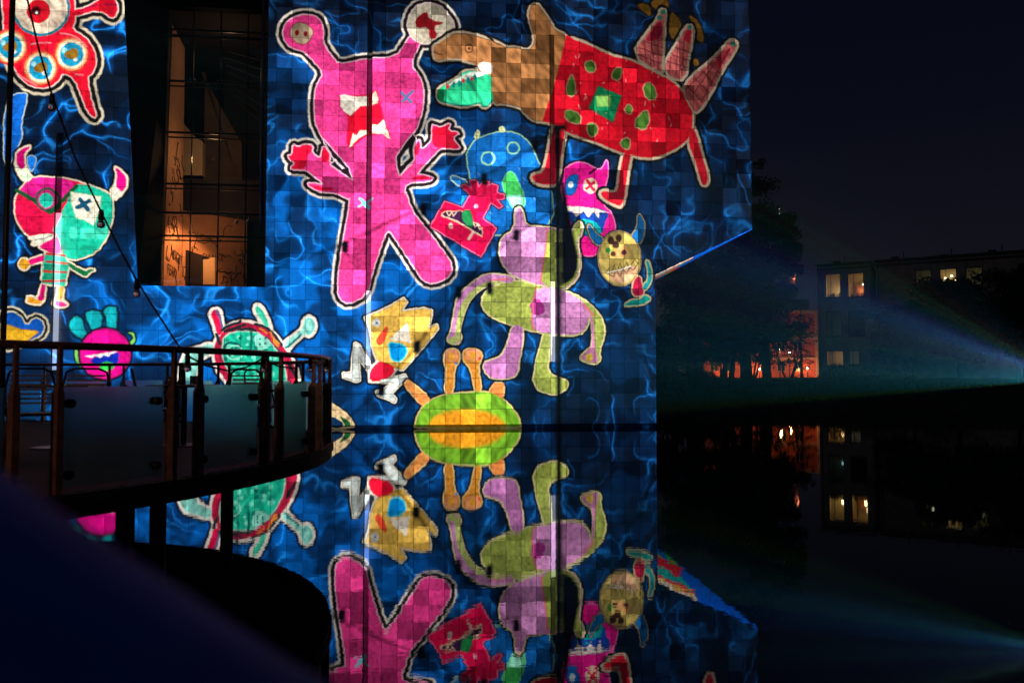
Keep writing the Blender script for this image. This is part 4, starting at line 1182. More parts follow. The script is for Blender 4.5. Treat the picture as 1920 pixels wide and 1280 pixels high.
nt.links.new(_nz.outputs['Fac'], _rp.inputs[0]); nt.links.new(_rp.outputs[0], _t.inputs['Color']); nt.links.new(_rp.outputs[0], _d.inputs['Color'])
_tr.inputs['Color'].default_value = (0.68, 0.90, 0.88, 1); _tr.inputs['Roughness'].default_value = 0.38; _tr.inputs['IOR'].default_value = 1.15
_m1.inputs[0].default_value = 0.12; _m2.inputs[0].default_value = 0.86
nt.links.new(_t.outputs[0], _m1.inputs[1]); nt.links.new(_d.outputs[0], _m1.inputs[2])
nt.links.new(_m1.outputs[0], _m2.inputs[1]); nt.links.new(_tr.outputs[0], _m2.inputs[2])
nt.links.new(_m2.outputs[0], _o.inputs[0])

ter = empty('terrace', TC, 0, 'round dark terrace on piles over the pond with curved glass railing', 'terrace')
NS = 96
d = MB()
rg_o = [rim(2 * math.pi * k / NS, TR + 0.04) for k in range(NS)]
d.prism([p + Vector((0, 0, DECK)) for p in rg_o], (0, 0, -0.05))
dk = d.build('deck', m_deck, ter)
pk = MB()                                             # boards laid on the deck
n_b = 0
yb = -TR + 0.12
while yb < TR - 0.1:
    hw = math.sqrt(max(0.02, (TR - 0.1) ** 2 - yb ** 2))
    b = MB(); b.box((0, yb, DECK + 0.012), (2 * hw, 0.138, 0.022)); b.build('board', m_deck, dk)
    yb += 0.145
f = MB()
for z0, z1, r in ((DECK - 0.06, DECK + 0.035, TR + 0.07), (DECK - 0.145, DECK - 0.055, TR + 0.05)):
    for k in range(NS):
        a0, a1 = 2 * math.pi * k / NS, 2 * math.pi * (k + 1) / NS
        p = [rim(a0, r - 0.06, z0), rim(a1, r - 0.06, z0), rim(a1, r, z0), rim(a0, r, z0)]
        f.add([*p, *[q + Vector((0, 0, z1 - z0)) for q in p]], [(0, 1, 2, 3), (4, 7, 6, 5), (2, 6, 7, 3), (0, 4, 5, 1)])
f.build('fascia', m_fascia, ter)
s = MB()
for k in range(9):
    yy = -5.2 + k * 1.3; hw = math.sqrt(TR ** 2 - yy ** 2) - 0.1
    s.box((0, yy, DECK - 0.095), (2 * hw, 0.09, 0.085))
s.build('joist', m_fascia, ter)
for (px, yd) in ((238, 8.2), (302, 7.6), (120, 9.5), (430, 10.0), (30, 12.5), (250, 13.2)):
    x = (px - 960) / F_PX * yd
    b = MB(); b.tube([(x - TC.x, yd - TC.y, -0.8), (x - TC.x, yd - TC.y, DECK - 0.05)], 0.075, 10); b.build('pile', m_fascia, ter, True)
rl = MB(); rl.tube([rim(2 * math.pi * k / NS, TR, RAILZ) for k in range(NS)], 0.029, 8, closed=True)
rl.build('handrail', m_rust, ter, True)
# paired posts and frosted panes
pitch, pair = 2 * math.pi / 31, math.radians(2.7)
a_ref = (ta(320) + ta(378)) / 2
pm_ = MB()
pm_.box((0, 0, -0.585), (0.085, 0.048, 0.87)); pm_.add([(-0.042, -0.024, -0.15), (0.042, -0.024, -0.15), (0.042, 0.024, -0.15), (-0.042, 0.024, -0.15), (-0.006, -0.014, -0.08), (0.034, -0.014, -0.08), (0.034, 0.014, -0.08), (-0.006, 0.014, -0.08)], [(0, 1, 5, 4), (1, 2, 6, 5), (2, 3, 7, 6), (3, 0, 4, 7)])
pm_.box((0.014, 0, 0.06), (0.04, 0.028, 0.28))
post_me = pm_.mesh('post')
post_me.materials.append(m_rust)
fit_me = MB(); fit_me.tube([(-0.05, 0, 0), (0.03, 0, 0)], 0.034, 10); fit_me = fit_me.mesh('fitting', True); fit_me.materials.append(m_fit)
for k in range(31):
    a0 = a_ref + k * pitch
    for sgn in (-1, 1):
        a = a0 + sgn * pair / 2
        o = bpy.data.objects.new('post', post_me); COL.objects.link(o); o.parent = ter
        o.location = rim(a, TR, RAILZ - 0.20); o.rotation_euler = (0, 0, a)
    g0, g1 = a0 + pair / 2 + 0.006, a0 + pitch - pair / 2 - 0.006
    pn = MB(); n_ = 6
    for i in range(n_):
        b0, b1 = g0 + (g1 - g0) * i / n_, g0 + (g1 - g0) * (i + 1) / n_
        r0, r1 = TR - 0.075, TR - 0.061
        zz0, zz1 = DECK + 0.07, DECK + 0.80
        q = [rim(b0, r0, zz0), rim(b1, r0, zz0), rim(b1, r1, zz0), rim(b0, r1, zz0)]
        pn.add([*q, *[p + Vector((0, 0, zz1 - zz0)) for p in q]], [(0, 1, 5, 4), (2, 3, 7, 6), (0, 3, 2, 1), (4, 5, 6, 7)] + ([(0, 4, 7, 3)] if i == 0 else []) + ([(1, 2, 6, 5)] if i == n_ - 1 else []))
    pane = pn.build('glass_panel', m_frost, ter)
    for a in (g0 + 0.012, g1 - 0.012):
        for z in (DECK + 0.16, DECK + 0.68):
            o = bpy.data.objects.new('fitting', fit_me); COL.objects.link(o); o.parent = pane
            o.location = rim(a, TR - 0.05, z); o.rotation_euler = (0, 0, a)

# mast at the left edge with the festoon hung from it
mp_ = at_depth(7, 600, 6.9)
ms = empty('mast', (mp_.x, mp_.y, DECK + 0.02), 0, 'slim dark mast standing on the terrace, carrying the light string', 'mast')
b = MB(); b.tube([(0, 0, 0), (0, 0, 4.6)], 0.024, 10); b.build('pole', m_fit, ms, True)
b = MB(); b.lathe([(0.0, 0.012), (0.14, 0.012), (0.14, 0.0)], n=16); b.build('base_plate', m_fit, ms)
b = MB(); b.tube([(0, 0, 4.45), (0.12, 0, 4.45)], 0.012, 8); b.build('hook', m_fit, ms)

m_cable = new_mat('black_rubber', (0.012, 0.012, 0.013), 0.6, noise=0.1)
m_bulb = new_mat('clear_bulb', (0.75, 0.72, 0.66), 0.08, noise=0.02); m_bulb.node_tree.nodes['Principled BSDF'].inputs['Transmission Weight'].default_value = 0.85
top = Vector((mp_.x + 0.12, mp_.y, DECK + 0.02 + 4.45))
path = [top, at_depth(50, -6, 6.85), at_depth(72, 90, 6.8), at_depth(98, 180, 6.75), at_depth(142, 298, 6.7), at_depth(190, 398, 6.65), at_depth(222, 462, 6.62), at_depth(257, 527, 6.6), at_depth(300, 595, 6.6), at_depth(340, 656, 6.6)]
for px, dz in ((346, -0.05), (380, -0.13), (420, -0.17), (455, -0.14), (487, -0.05), (515, -0.12), (545, -0.14), (576, -0.04), (592, -0.10), (607, -0.04)):
    a = ta(px); p = TC + rim(a, TR + 0.035, RAILZ + dz); path.append(p)
sl = empty('light_string', path[9], 0, 'black festoon cable with unlit bulbs strung down to the terrace handrail', 'string lights')
loc = [p - path[9] for p in path]
b = MB(); b.tube(loc, 0.0085, 6); b.build('cable', m_cable, sl)
for i, tiltx in ((3, 0), (5, 0), (7, 0), (10, 0), (14, 0), (17, 0), (19, 0)):
    p = loc[i]
    b = MB(); b.lathe([(0.0, 0.02), (0.018, 0.02), (0.022, -0.01), (0.024, -0.065), (0.0, -0.065)], p, 10); sk = b.build('socket', m_cable, sl, True)
    b = MB(); b.lathe([(0.014, -0.066), (0.028, -0.085), (0.033, -0.105), (0.026, -0.128), (0.0, -0.138)], p, 12); b.build('bulb', m_bulb, sk, True)

# furniture on the terrace
m_chair = new_mat('chair_black_metal', (0.03, 0.028, 0.03), 0.4, 0.4, noise=0.2)
m_slat = new_mat('chair_slat_grey', (0.30, 0.28, 0.28), 0.5, 0.1, noise=0.15)
def make_chair(slat=True):
    c = empty('chair', (0, 0, 0))
    b = MB()
    for sx in (-1, 1):
        b.tube([(sx * 0.23, 0.20, 0.44), (sx * 0.235, 0.27, 0.75), (sx * 0.20, 0.30, 0.90)], 0.014, 6)
    b.tube([(-0.20, 0.30, 0.90), (-0.12, 0.31, 0.94), (0.12, 0.31, 0.94), (0.20, 0.30, 0.90)], 0.014, 6)
    b.build('back_frame', m_chair, c, True)
    for k in range(7):
        z = 0.56 + k * 0.05
        s_ = MB(); s_.box((0, 0.235 + (z - 0.5) * 0.16, z), (0.44 - 0.01 * k, 0.012, 0.022)); s_.build('slat', m_slat if slat else m_chair, c)
    s_ = MB(); s_.box((0, 0, 0.45), (0.46, 0.44, 0.03)); s_.build('seat', m_chair, c, bevel=0.008)
    for sx in (-1, 1):
        for sy in (-1, 1):
            l_ = MB(); l_.tube([(sx * 0.21, sy * 0.19, 0.44), (sx * 0.23, sy * 0.22, 0.0)], 0.013, 6); l_.build('leg', m_chair, c, True)
        l_ = MB(); l_.tube([(sx * 0.24, 0.22, 0.66), (sx * 0.26, -0.16, 0.66), (sx * 0.235, -0.20, 0.44)], 0.013, 6); l_.build('armrest', m_chair, c, True)
    return c
def copy_thing(o, parent=None):
    c = o.copy(); COL.objects.link(c); c.parent = parent
    for ch in o.children: copy_thing(ch, c)
    return c
def deck_pt(px, depth):
    return Vector(((px - 960) / F_PX * depth, depth, DECK + 0.024))
ch0 = make_chair()
spots = [(482, 10.6, 3.0, 'slatted chair on the terrace, its back crossing the teal beetle'), (509, 11.3, 2.4, 'slatted chair on the terrace, half behind a railing post next to another chair'),
         (62, 8.6, 0.6, 'dark chair on the terrace beside the mast'), (165, 9.3, 3.6, 'dark chair on the terrace under the magenta creature'),
         (300, 9.8, 2.0, 'dark chair on the terrace pulled up to the table with glasses')]
for i, (px, dp, rz, lb_) in enumerate(spots):
    c = ch0 if i == 0 else copy_thing(ch0)
    c.location = deck_pt(px, dp); c.rotation_euler = (0, 0, rz)
    tag(c, lb_, 'chair', 'chairs on the terrace')
def make_table(loc, label):
    t_ = empty('table', loc, 0.3, label, 'table', 'tables on the terrace')
    b = MB(); b.box((0, 0, 0.735), (0.8, 0.8, 0.03)); b.build('table_top', m_chair, t_, bevel=0.006)
    b = MB(); b.tube([(0, 0, 0.02), (0, 0, 0.72)], 0.035, 10); b.build('column', m_chair, t_, True)
    b = MB(); b.lathe([(0, 0.03), (0.26, 0.015), (0.28, 0.0)], n=20); b.build('foot', m_chair, t_)
    return t_
tb = deck_pt(347, 9.9)
make_table(tb, 'dark square table on the terrace set with glasses and a bottle')
make_table(deck_pt(110, 9.6), 'bare dark square table on the terrace between two dark chairs')
m_glassy = new_mat('drinking_glass', (0.8, 0.82, 0.82), 0.05, noise=0.02); m_glassy.node_tree.nodes['Principled BSDF'].inputs['Transmission Weight'].default_value = 0.8
m_bottle = new_mat('bottle_green', (0.01, 0.03, 0.015), 0.12, noise=0.1)
gl = MB(); gl.lathe([(0, 0.0), (0.03, 0.0), (0.034, 0.11), (0.031, 0.11), (0.028, 0.008), (0, 0.008)], n=14); gl_me = gl.mesh('glass', True); gl_me.materials.append(m_glassy)
for i, (dx, dy) in enumerate(((-0.22, 0.1), (-0.12, -0.15), (0.05, 0.12), (0.2, -0.1))):
    o = bpy.data.objects.new('glass', gl_me); COL.objects.link(o); o.location = tb + Vector((dx, dy, 0.751))
    tag(o, ['drinking glass on the terrace table, farthest from the chair side', 'drinking glass on the terrace table, left of the bottle', 'drinking glass on the terrace table, just behind the bottle', 'drinking glass on the terrace table, alone at the corner'][i], 'glass', 'glasses on the terrace table')
b = MB(); b.lathe([(0, 0), (0.036, 0), (0.038, 0.02), (0.038, 0.15), (0.014, 0.20), (0.014, 0.26), (0, 0.26)], tb + Vector((-0.02, -0.02, 0.751)), 14)
tag(b.build('bottle', m_bottle, None, True), 'dark green bottle among the glasses on the terrace table', 'bottle')

# rounded parapet right in front of the viewer, out of focus
m_navy = new_mat('navy_cladding', (0.02, 0.20, 0.85), 0.85, noise=0.45, nscale=5)
b = MB()
q0, q1 = at_depth(-420, 680, 0.36), at_depth(720, 1420, 0.36)
ax = (q1 - q0).normalized(); dn = Vector((ax.z, 0, -ax.x)); dn = dn if dn.z < 0 else -dn
R_ = 0.16
pts_ = [q0 + (q1 - q0) * (i / 10) + dn * (R_) for i in range(11)]
b.tube(pts_, [R_] * 11, 24)
b.prism([pts_[0] + Vector((0, -0.16, -0.1)), pts_[-1] + Vector((0, -0.16, -0.1)), Vector((pts_[-1].x, pts_[-1].y - 0.16, 0.4)), Vector((pts_[0].x, pts_[0].y - 0.16, 0.4))], (0, 0.32, 0))
tag(b.build('parapet', m_navy, None, True), 'dark navy rounded parapet sloping down beside the viewer, out of focus', 'parapet')

# warm path lamp behind the viewer's left shoulder
plb = Vector((-5.2, 1.6, gz(-5.2, 1.6) - 0.03))
r = empty('path_lamp', plb, 0, 'low warm path lamp on the near bank beside the terrace', 'street lamp')
b = MB(); b.tube([(0, 0, 0), (0, 0, 2.6)], [0.05, 0.035], 8); b.build('pole', m_steel_dark, r, True)
b = MB(); b.lathe([(0, 2.92), (0.2, 2.86), (0.19, 2.82), (0, 2.84)], (0, 0, 0), 12); b.build('cap', m_steel_dark, r, True)
b = MB(); b.lathe([(0.04, 2.6), (0.1, 2.66), (0.11, 2.74), (0.08, 2.81), (0, 2.82)], (0, 0, 0), 12); b.build('globe', emit_mat('path_glow', (1.0, 0.55, 0.3), 4.0), r, True)
lamp('path_lamp_light', plb + Vector((0.16, 0.0, 2.55)), 85, (1.0, 0.50, 0.30), 0.1)
# ------------------------------------------------------------------ far bank: houses, lamps, trees
def facade(name, origin, ang, w, h, openings, mat, parent, reveal=0.25):
    """wall w x h seen from -y local, with rectangular openings (x0, x1, z0, z1)"""
    us = sorted({0.0, w, *[o_[0] for o_ in openings], *[o_[1] for o_ in openings]})
    zs = sorted({0.0, h, *[o_[2] for o_ in openings], *[o_[3] for o_ in openings]})
    b = MB()
    for i in range(len(us) - 1):
        for j in range(len(zs) - 1):
            cu, cz = (us[i] + us[i + 1]) / 2, (zs[j] + zs[j + 1]) / 2
            if any(o_[0] < cu < o_[1] and o_[2] < cz < o_[3] for o_ in openings): continue
            b.add([(us[i], 0, zs[j]), (us[i + 1], 0, zs[j]), (us[i + 1], 0, zs[j + 1]), (us[i], 0, zs[j + 1])], [(0, 1, 2, 3)])
    for (a, c, e_, g_) in openings:
        b.add([(a, 0, e_), (c, 0, e_), (c, 0, g_), (a, 0, g_), (a, reveal, e_), (c, reveal, e_), (c, reveal, g_), (a, reveal, g_)], [(0, 1, 5, 4), (1, 2, 6, 5), (2, 3, 7, 6), (3, 0, 4, 7)])
    o = b.build(name, mat, parent)
    return o
m_render_dark = new_mat('grey_render', (0.50, 0.46, 0.45), 0.9, noise=0.25, nscale=0.6)
m_brick_dark = new_mat('brown_brick', (0.46, 0.38, 0.33), 0.9, noise=0.3, nscale=1.5)
m_wframe = new_mat('window_frame_dark', (0.05, 0.05, 0.05), 0.6, noise=0.1)
m_room = new_mat('room_wall', (0.62, 0.52, 0.34), 0.9, noise=0.15, nscale=0.8)
m_room_shade = new_mat('room_wall_shaded', (0.30, 0.30, 0.28), 0.9, noise=0.3, nscale=0.8)  # darker copy paints in the dimness of unlit rooms and all ceilings
m_shelf = new_mat('shelf_wood', (0.28, 0.10, 0.05), 0.7, noise=0.3)
m_shade = emit_mat('lamp_shade_glow', (1.0, 0.72, 0.40), 9.0)
m_needle0 = new_mat('plant_leaf', (0.02, 0.035, 0.015), 0.8, noise=0.3)
m_curtain = new_mat('curtain', (0.5, 0.47, 0.42), 0.9, noise=0.2, nscale=5)

def house_window(parent, o_, lit=None):
    a, c, e_, g_ = o_
    fr_ = MB(); y = 0.16
    for x in (a + 0.04, c - 0.04): fr_.box((x, y, (e_ + g_) / 2), (0.08, 0.06, g_ - e_))
    for z in (e_ + 0.04, g_ - 0.04): fr_.box(((a + c) / 2, y, z), (c - a - 0.16, 0.06, 0.08))
    fr_.box((a + (c - a) * 0.36, y, (e_ + g_) / 2), (0.05, 0.05, g_ - e_ - 0.16))
    wnd = fr_.build('window', m_wframe, parent)
    p = MB(); p.box(((a + c) / 2, y + 0.01, (e_ + g_) / 2), (c - a - 0.16, 0.01, g_ - e_ - 0.16)); p.build('pane', m_glass, wnd)
    s_ = MB(); s_.box(((a + c) / 2, -0.04, e_ - 0.03), (c - a + 0.1, 0.16, 0.05)); s_.build('sill', m_wframe, wnd)
    d_ = 3.0
    r_ = MB(); r_.add([(a - .3, 0.26, e_ - .5), (c + .3, 0.26, e_ - .5), (c + .3, 0.26, g_ + .2), (a - .3, 0.26, g_ + .2), (a - .3, d_, e_ - .5), (c + .3, d_, e_ - .5), (c + .3, d_, g_ + .2), (a - .3, d_, g_ + .2)],
                      [(4, 5, 6, 7), (0, 4, 7, 3), (1, 2, 6, 5), (0, 1, 5, 4)])
    r_.build('room', m_room if lit else m_room_shade, wnd)
    r_ = MB(); r_.box(((a + c) / 2, 1.6, g_ + 0.22), (c - a + 0.6, 2.7, 0.04)); r_.build('ceiling', m_room_shade, wnd)
    if lit and lit[0] > 15:
        pl_ = MB(); Rp = random.Random(int(a * 100))
        for _ in range(26):
            x0 = Rp.uniform(a + 0.12, c - 0.12); z0_ = e_ + 0.08; d1 = Vector((Rp.gauss(0, 0.12), Rp.gauss(0, 0.03), Rp.uniform(0.1, 0.5)))
            pl_.add([(x0 - 0.03, 0.22, z0_), (x0 + 0.03, 0.22, z0_), (x0 + d1.x + 0.05, 0.24, z0_ + d1.z * 0.7), (x0 + d1.x, 0.24, z0_ + d1.z)], [(0, 1, 2, 3)])
        pl_.build('window_plant', m_needle0, wnd)
    if lit:
        power, col, extra = lit
        Mw = parent.matrix_basis
        lamp('room_lamp', Mw @ Vector(((a + c) / 2 + 0.25, 2.2, e_ + 0.9)), power, col, 0.12)
        if extra == 'shelf':
            q = MB(); q.box((c - 0.7, d_ - 0.2, e_ + 0.75), (0.9, 0.3, 1.5)); q.build('shelf', m_shelf, wnd)
        if extra in ('shelf', 'globes'):
            q = MB()
            for dx, dz in ((0.2, -0.55), (-0.35, -0.75), (0.5, -0.95)) if extra == 'globes' else ((0.45, -1.05),):
                q.lathe([(0, 0.11), (0.08, 0.08), (0.11, 0), (0.08, -0.08), (0, -0.11)], ((a + c) / 2 + dx, 1.9, g_ + dz), 10)
            q.build('lamp_globe', m_shade, wnd, True)
    return wnd

HY = -math.radians(32)
def house(name, origin, w, h, depth, wins, mat, label):
    r = empty(name, origin, HY, label, 'house')
    r.matrix_basis                                       # placed by location and rotation
    bpy.context.view_layer.update()
    facade('wall', origin, HY, w, h, [x[0] for x in wins], mat, r)
    b = MB()
    b.add([(0, 0, 0), (0, depth, 0), (0, depth, h), (0, 0, h), (w, 0, 0), (w, depth, 0), (w, depth, h), (w, 0, h)], [(0, 3, 2, 1), (4, 5, 6, 7), (1, 2, 6, 5)])
    b.build('side_wall', mat, r)
    b = MB(); b.box((w / 2, depth / 2 - 0.02, h + 0.09), (w + 0.3, depth + 0.3, 0.18)); b.build('roof', m_wframe, r)
    b = MB(); b.box((w / 2, -0.09, h - 0.35), (w, 0.1, 0.12)); b.build('cornice', m_wframe, r)
    for k in range(max(1, int(w / 4.5))):
        b = MB(); b.box((1.6 + k * 4.3, 2.2 + (k % 2), h + 0.42), (0.7 + 0.3 * (k % 2), 0.6, 0.5)); b.tube([(2.4 + k * 4.3, 2.0, h + 0.18), (2.4 + k * 4.3, 2.0, h + 1.1)], 0.05, 6); b.build('roof_vent', m_wframe, r)
    b = MB(); b.tube([(0.25, -0.08, 0), (0.25, -0.08, h - 0.4)], 0.06, 8); b.build('downpipe', m_wframe, r)
    for o_, lit in wins: house_window(r, o_, lit)
    return r
E1 = Vector((math.cos(HY), math.sin(HY), 0)); N1 = Vector((math.sin(HY), -math.cos(HY), 0))
GZH = 1.7
def on_face(px, py, org):
    p = on_plane(px, py, org, N1); return (p - org).dot(E1), p.z - org.z
def rect(org, x0, x1, y0, y1):
    a = on_face(x0, (y0 + y1) / 2, org); b = on_face(x1, (y0 + y1) / 2, org); t_ = on_face((x0 + x1) / 2, y0, org); q = on_face((x0 + x1) / 2, y1, org)
    return (a[0], b[0], q[1], t_[1])
o1 = at_depth(1535, 705, 83.0); o1.z = GZH
w1, h1 = on_face(1632, 600, o1)[0], on_face(1535, 499, o1)[1]
WARM, AMB, GRN = (1.0, 0.70, 0.32), (1.0, 0.60, 0.26), (0.80, 0.85, 0.55)
LH = 1.0
house('apartment_house', o1, w1, h1, 9.0, [
    (rect(o1, 1547, 1576, 513, 558), (26 * LH, WARM, 'x')), (rect(o1, 1589, 1620, 511, 557), (34 * LH, AMB, 'shelf')),
    (rect(o1, 1549, 1578, 583, 631), (1.2 * LH, (0.35, 0.7, 0.8), 'x')), (rect(o1, 1590, 1621, 582, 630), None),
    (rect(o1, 1549, 1582, 657, 686), (9 * LH, AMB, 'x')), (rect(o1, 1592, 1612, 657, 684), (2 * LH, (0.8, 0.85, 0.9), 'x'))], m_render_dark,
    'narrow grey apartment block with two warmly lit top windows behind the pond')
o2 = o1 + E1 * (w1 + 0.4) - N1 * 1.2
w2, h2 = on_face(2010, 600, o2)[0], on_face(1645, 491, o2)[1]
house('long_house', o2, w2, h2, 10.0, [
    (rect(o2, 1716, 1747, 505, 549), (5 * LH, GRN, 'x')), (rect(o2, 1762, 1794, 503, 547), (24 * LH, (1.0, 0.80, 0.42), 'globes')),
    (rect(o2, 1810, 1843, 500, 540), (5 * LH, GRN, 'x')), (rect(o2, 1908, 1942, 493, 536), None),
    (rect(o2, 1720, 1750, 580, 628), None), (rect(o2, 1768, 1798, 580, 628), None)], m_brick_dark,
    'long dark brick house behind trees, with hanging globe lamps in one window')

# building washed in orange street light
m_ored = new_mat('red_brick', (0.46, 0.11, 0.05), 0.9, noise=0.3, nscale=1.2)
m_ostone = new_mat('pale_stone', (0.55, 0.42, 0.34), 0.85, noise=0.15, nscale=1.0)
o3 = at_depth(1320, 705, 112.0); o3.z = 1.8
r3 = empty('orange_building', o3, 0, 'brick building washed in orange street light behind the trees', 'building')
w3 = (1537 - 1320) / F_PX * 112.0; h3 = (705 - 586) / F_PX * 112.0 + (EYE - 1.8)
ops = []
k_ = 0
x_ = 0.9
while x_ < w3 - 1.5:
    for z_ in (0.9, 3.7, 6.5):
        ops.append((x_, x_ + 1.15, z_, z_ + 1.6))
    x_ += 2.35
facade('wall', o3, 0, w3, h3, ops, m_ored, r3)
b = MB(); b.add([(0, 0, 0), (0, 12, 0), (0, 12, h3), (0, 0, h3), (w3, 0, 0), (w3, 12, 0), (w3, 12, h3), (w3, 0, h3)], [(0, 3, 2, 1), (4, 5, 6, 7), (1, 2, 6, 5), (3, 7, 6, 2)]); b.build('side_wall', m_ored, r3)
b = MB(); b.box((w3 / 2, 5.9, h3 + 0.15), (w3 + 0.5, 12.5, 0.35)); b.build('cornice', m_ostone, r3)
b = MB(); b.box((w3 * 0.86, 6, h3 + 1.2), (w3 * 0.22, 7, 1.9)); b.build('roof_house', m_wframe, r3)
for z_ in (2.75, 5.55):
    b = MB(); b.box((w3 / 2, -0.1, z_), (w3, 0.2, 0.28)); b.build('string_course', m_ostone, r3)
b = MB(); b.box((w3 - 0.3, -0.12, h3 / 2), (0.5, 0.22, h3 - 0.05)); b.build('corner_pilaster', m_ostone, r3)
for o_ in ops:
    a, c, e_, g_ = o_
    fr_ = MB()
    for x in (a + 0.04, (a + c) / 2, c - 0.04): fr_.box((x, 0.14, (e_ + g_) / 2), (0.07, 0.06, g_ - e_))
    for z in (e_ + 0.04, g_ - 0.04): fr_.box(((a + c) / 2, 0.141, z), (c - a - 0.02, 0.058, 0.08))
    wd = fr_.build('window', m_ostone, r3)
    p = MB(); p.box(((a + c) / 2, 0.2, (e_ + g_) / 2), (c - a, 0.02, g_ - e_)); p.build('pane', m_bottle, wd)

# street lamps
m_lampglow = emit_mat('sodium_glow', (1.0, 0.62, 0.34), 40.0)
def street_lamp(px, py, dist, power, label):
    g_ = at_depth(px, py, dist); base = gz(g_.x, g_.y) - 0.05
    r = empty('street_lamp', (g_.x, g_.y, base), 0, label, 'street lamp', 'street lamps behind the trees')
    H_ = g_.z - base
    b = MB(); b.tube([(0, 0, 0), (0, 0, 0.8), (0, 0, H_ - 0.2)], [0.09, 0.055, 0.04], 8); b.build('pole', m_steel_dark, r, True)
    b = MB(); b.lathe([(0, 0.22), (0.2, 0.16), (0.19, 0.13), (0, 0.14)], (0, 0, H_), 12); b.build('cap', m_steel_dark, r, True)
    b = MB(); b.lathe([(0.04, -0.1), (0.09, -0.05), (0.11, 0.03), (0.08, 0.10), (0, 0.11)], (0, 0, H_), 12); b.build('globe', m_lampglow, r, True)
    lamp('street_lamp_light', (g_.x, g_.y, g_.z - 0.25), power, (1.0, 0.36, 0.11), 0.2)
SL = 1.0
street_lamp(1462, 655, 105, 200 * SL, 'street lamp with glowing globe behind the trees, beside a thick trunk')
street_lamp(1480, 660, 106, 230 * SL, 'street lamp with glowing globe in front of the brick building, near the spruce')
street_lamp(1424, 692, 110.6, 260 * SL, 'low lamp added unseen behind the tree trunks to light the brick base')  # this low lamp and the next two are added to wash the brick orange
street_lamp(1362, 692, 110.6, 200 * SL, 'low lamp added unseen behind the leaning trunks to light the brick')
street_lamp(1514, 690, 110.4, 330 * SL, 'low lamp added unseen behind the spruce to light the brick corner')

# far signal mast with small lamps
mp2 = at_depth(1464, 660, 150)
mr_ = empty('signal_mast', (mp2.x, mp2.y, 1.6), 0, 'tall thin lattice mast with tiny lights showing above the tree tops', 'mast')
Hm = (at_depth(1464, 390, 150)).z - 1.6
b = MB()
for sx, sy in ((-1, -1), (1, -1), (0, 1)):
    b.tube([(sx * 0.5, sy * 0.5, 0), (sx * 0.12, sy * 0.12, Hm)], 0.05, 6)
for k in range(16):
    z = Hm * k / 16; z2 = Hm * (k + 1) / 16; q = 0.5 - 0.38 * k / 16; q2 = 0.5 - 0.38 * (k + 1) / 16
    b.tube([(-q, -q, z), (q2, -q2, z2)], 0.025, 4); b.tube([(q, -q, z), (0, q2, z2)], 0.025, 4); b.tube([(0, q, z), (-q2, -q2, z2)], 0.025, 4)
b.build('lattice', m_steel_dark, mr_)
m_tiny = emit_mat('mast_light', (1.0, 0.75, 0.6), 1.2)
for k in range(4):
    q = MB(); q.lathe([(0, 0.09), (0.08, 0), (0, -0.09)], (0, -0.3, Hm - 0.25 - k * 0.45), 8); q.build('mast_lamp', m_tiny, mr_)
cp = at_depth(1488, 640, 135)
cr_ = empty('beacon_chimney', (cp.x, cp.y, 1.6), 0, 'slim chimney with a red beacon beside the tree tops', 'chimney')
Hc = at_depth(1488, 500, 135).z - 1.6
b = MB(); b.tube([(0, 0, 0), (0, 0, Hc)], [0.7, 0.45], 14); b.build('stack', m_brick_dark, cr_, True)
q = MB(); q.lathe([(0, 0.55), (0.28, 0.3), (0.28, -0.3), (0, -0.55)], (0, -0.62, at_depth(1488, 519, 135).z - 1.6), 10); q.build('beacon', emit_mat('red_beacon', (1.0, 0.22, 0.10), 3.5), cr_, True)
q = MB(); q.lathe([(0.52, 0), (0.6, 0.1), (0.6, 0.5), (0.4, 0.5)], (0, 0, Hc - 0.3), 14); q.build('rim', m_steel_dark, cr_)

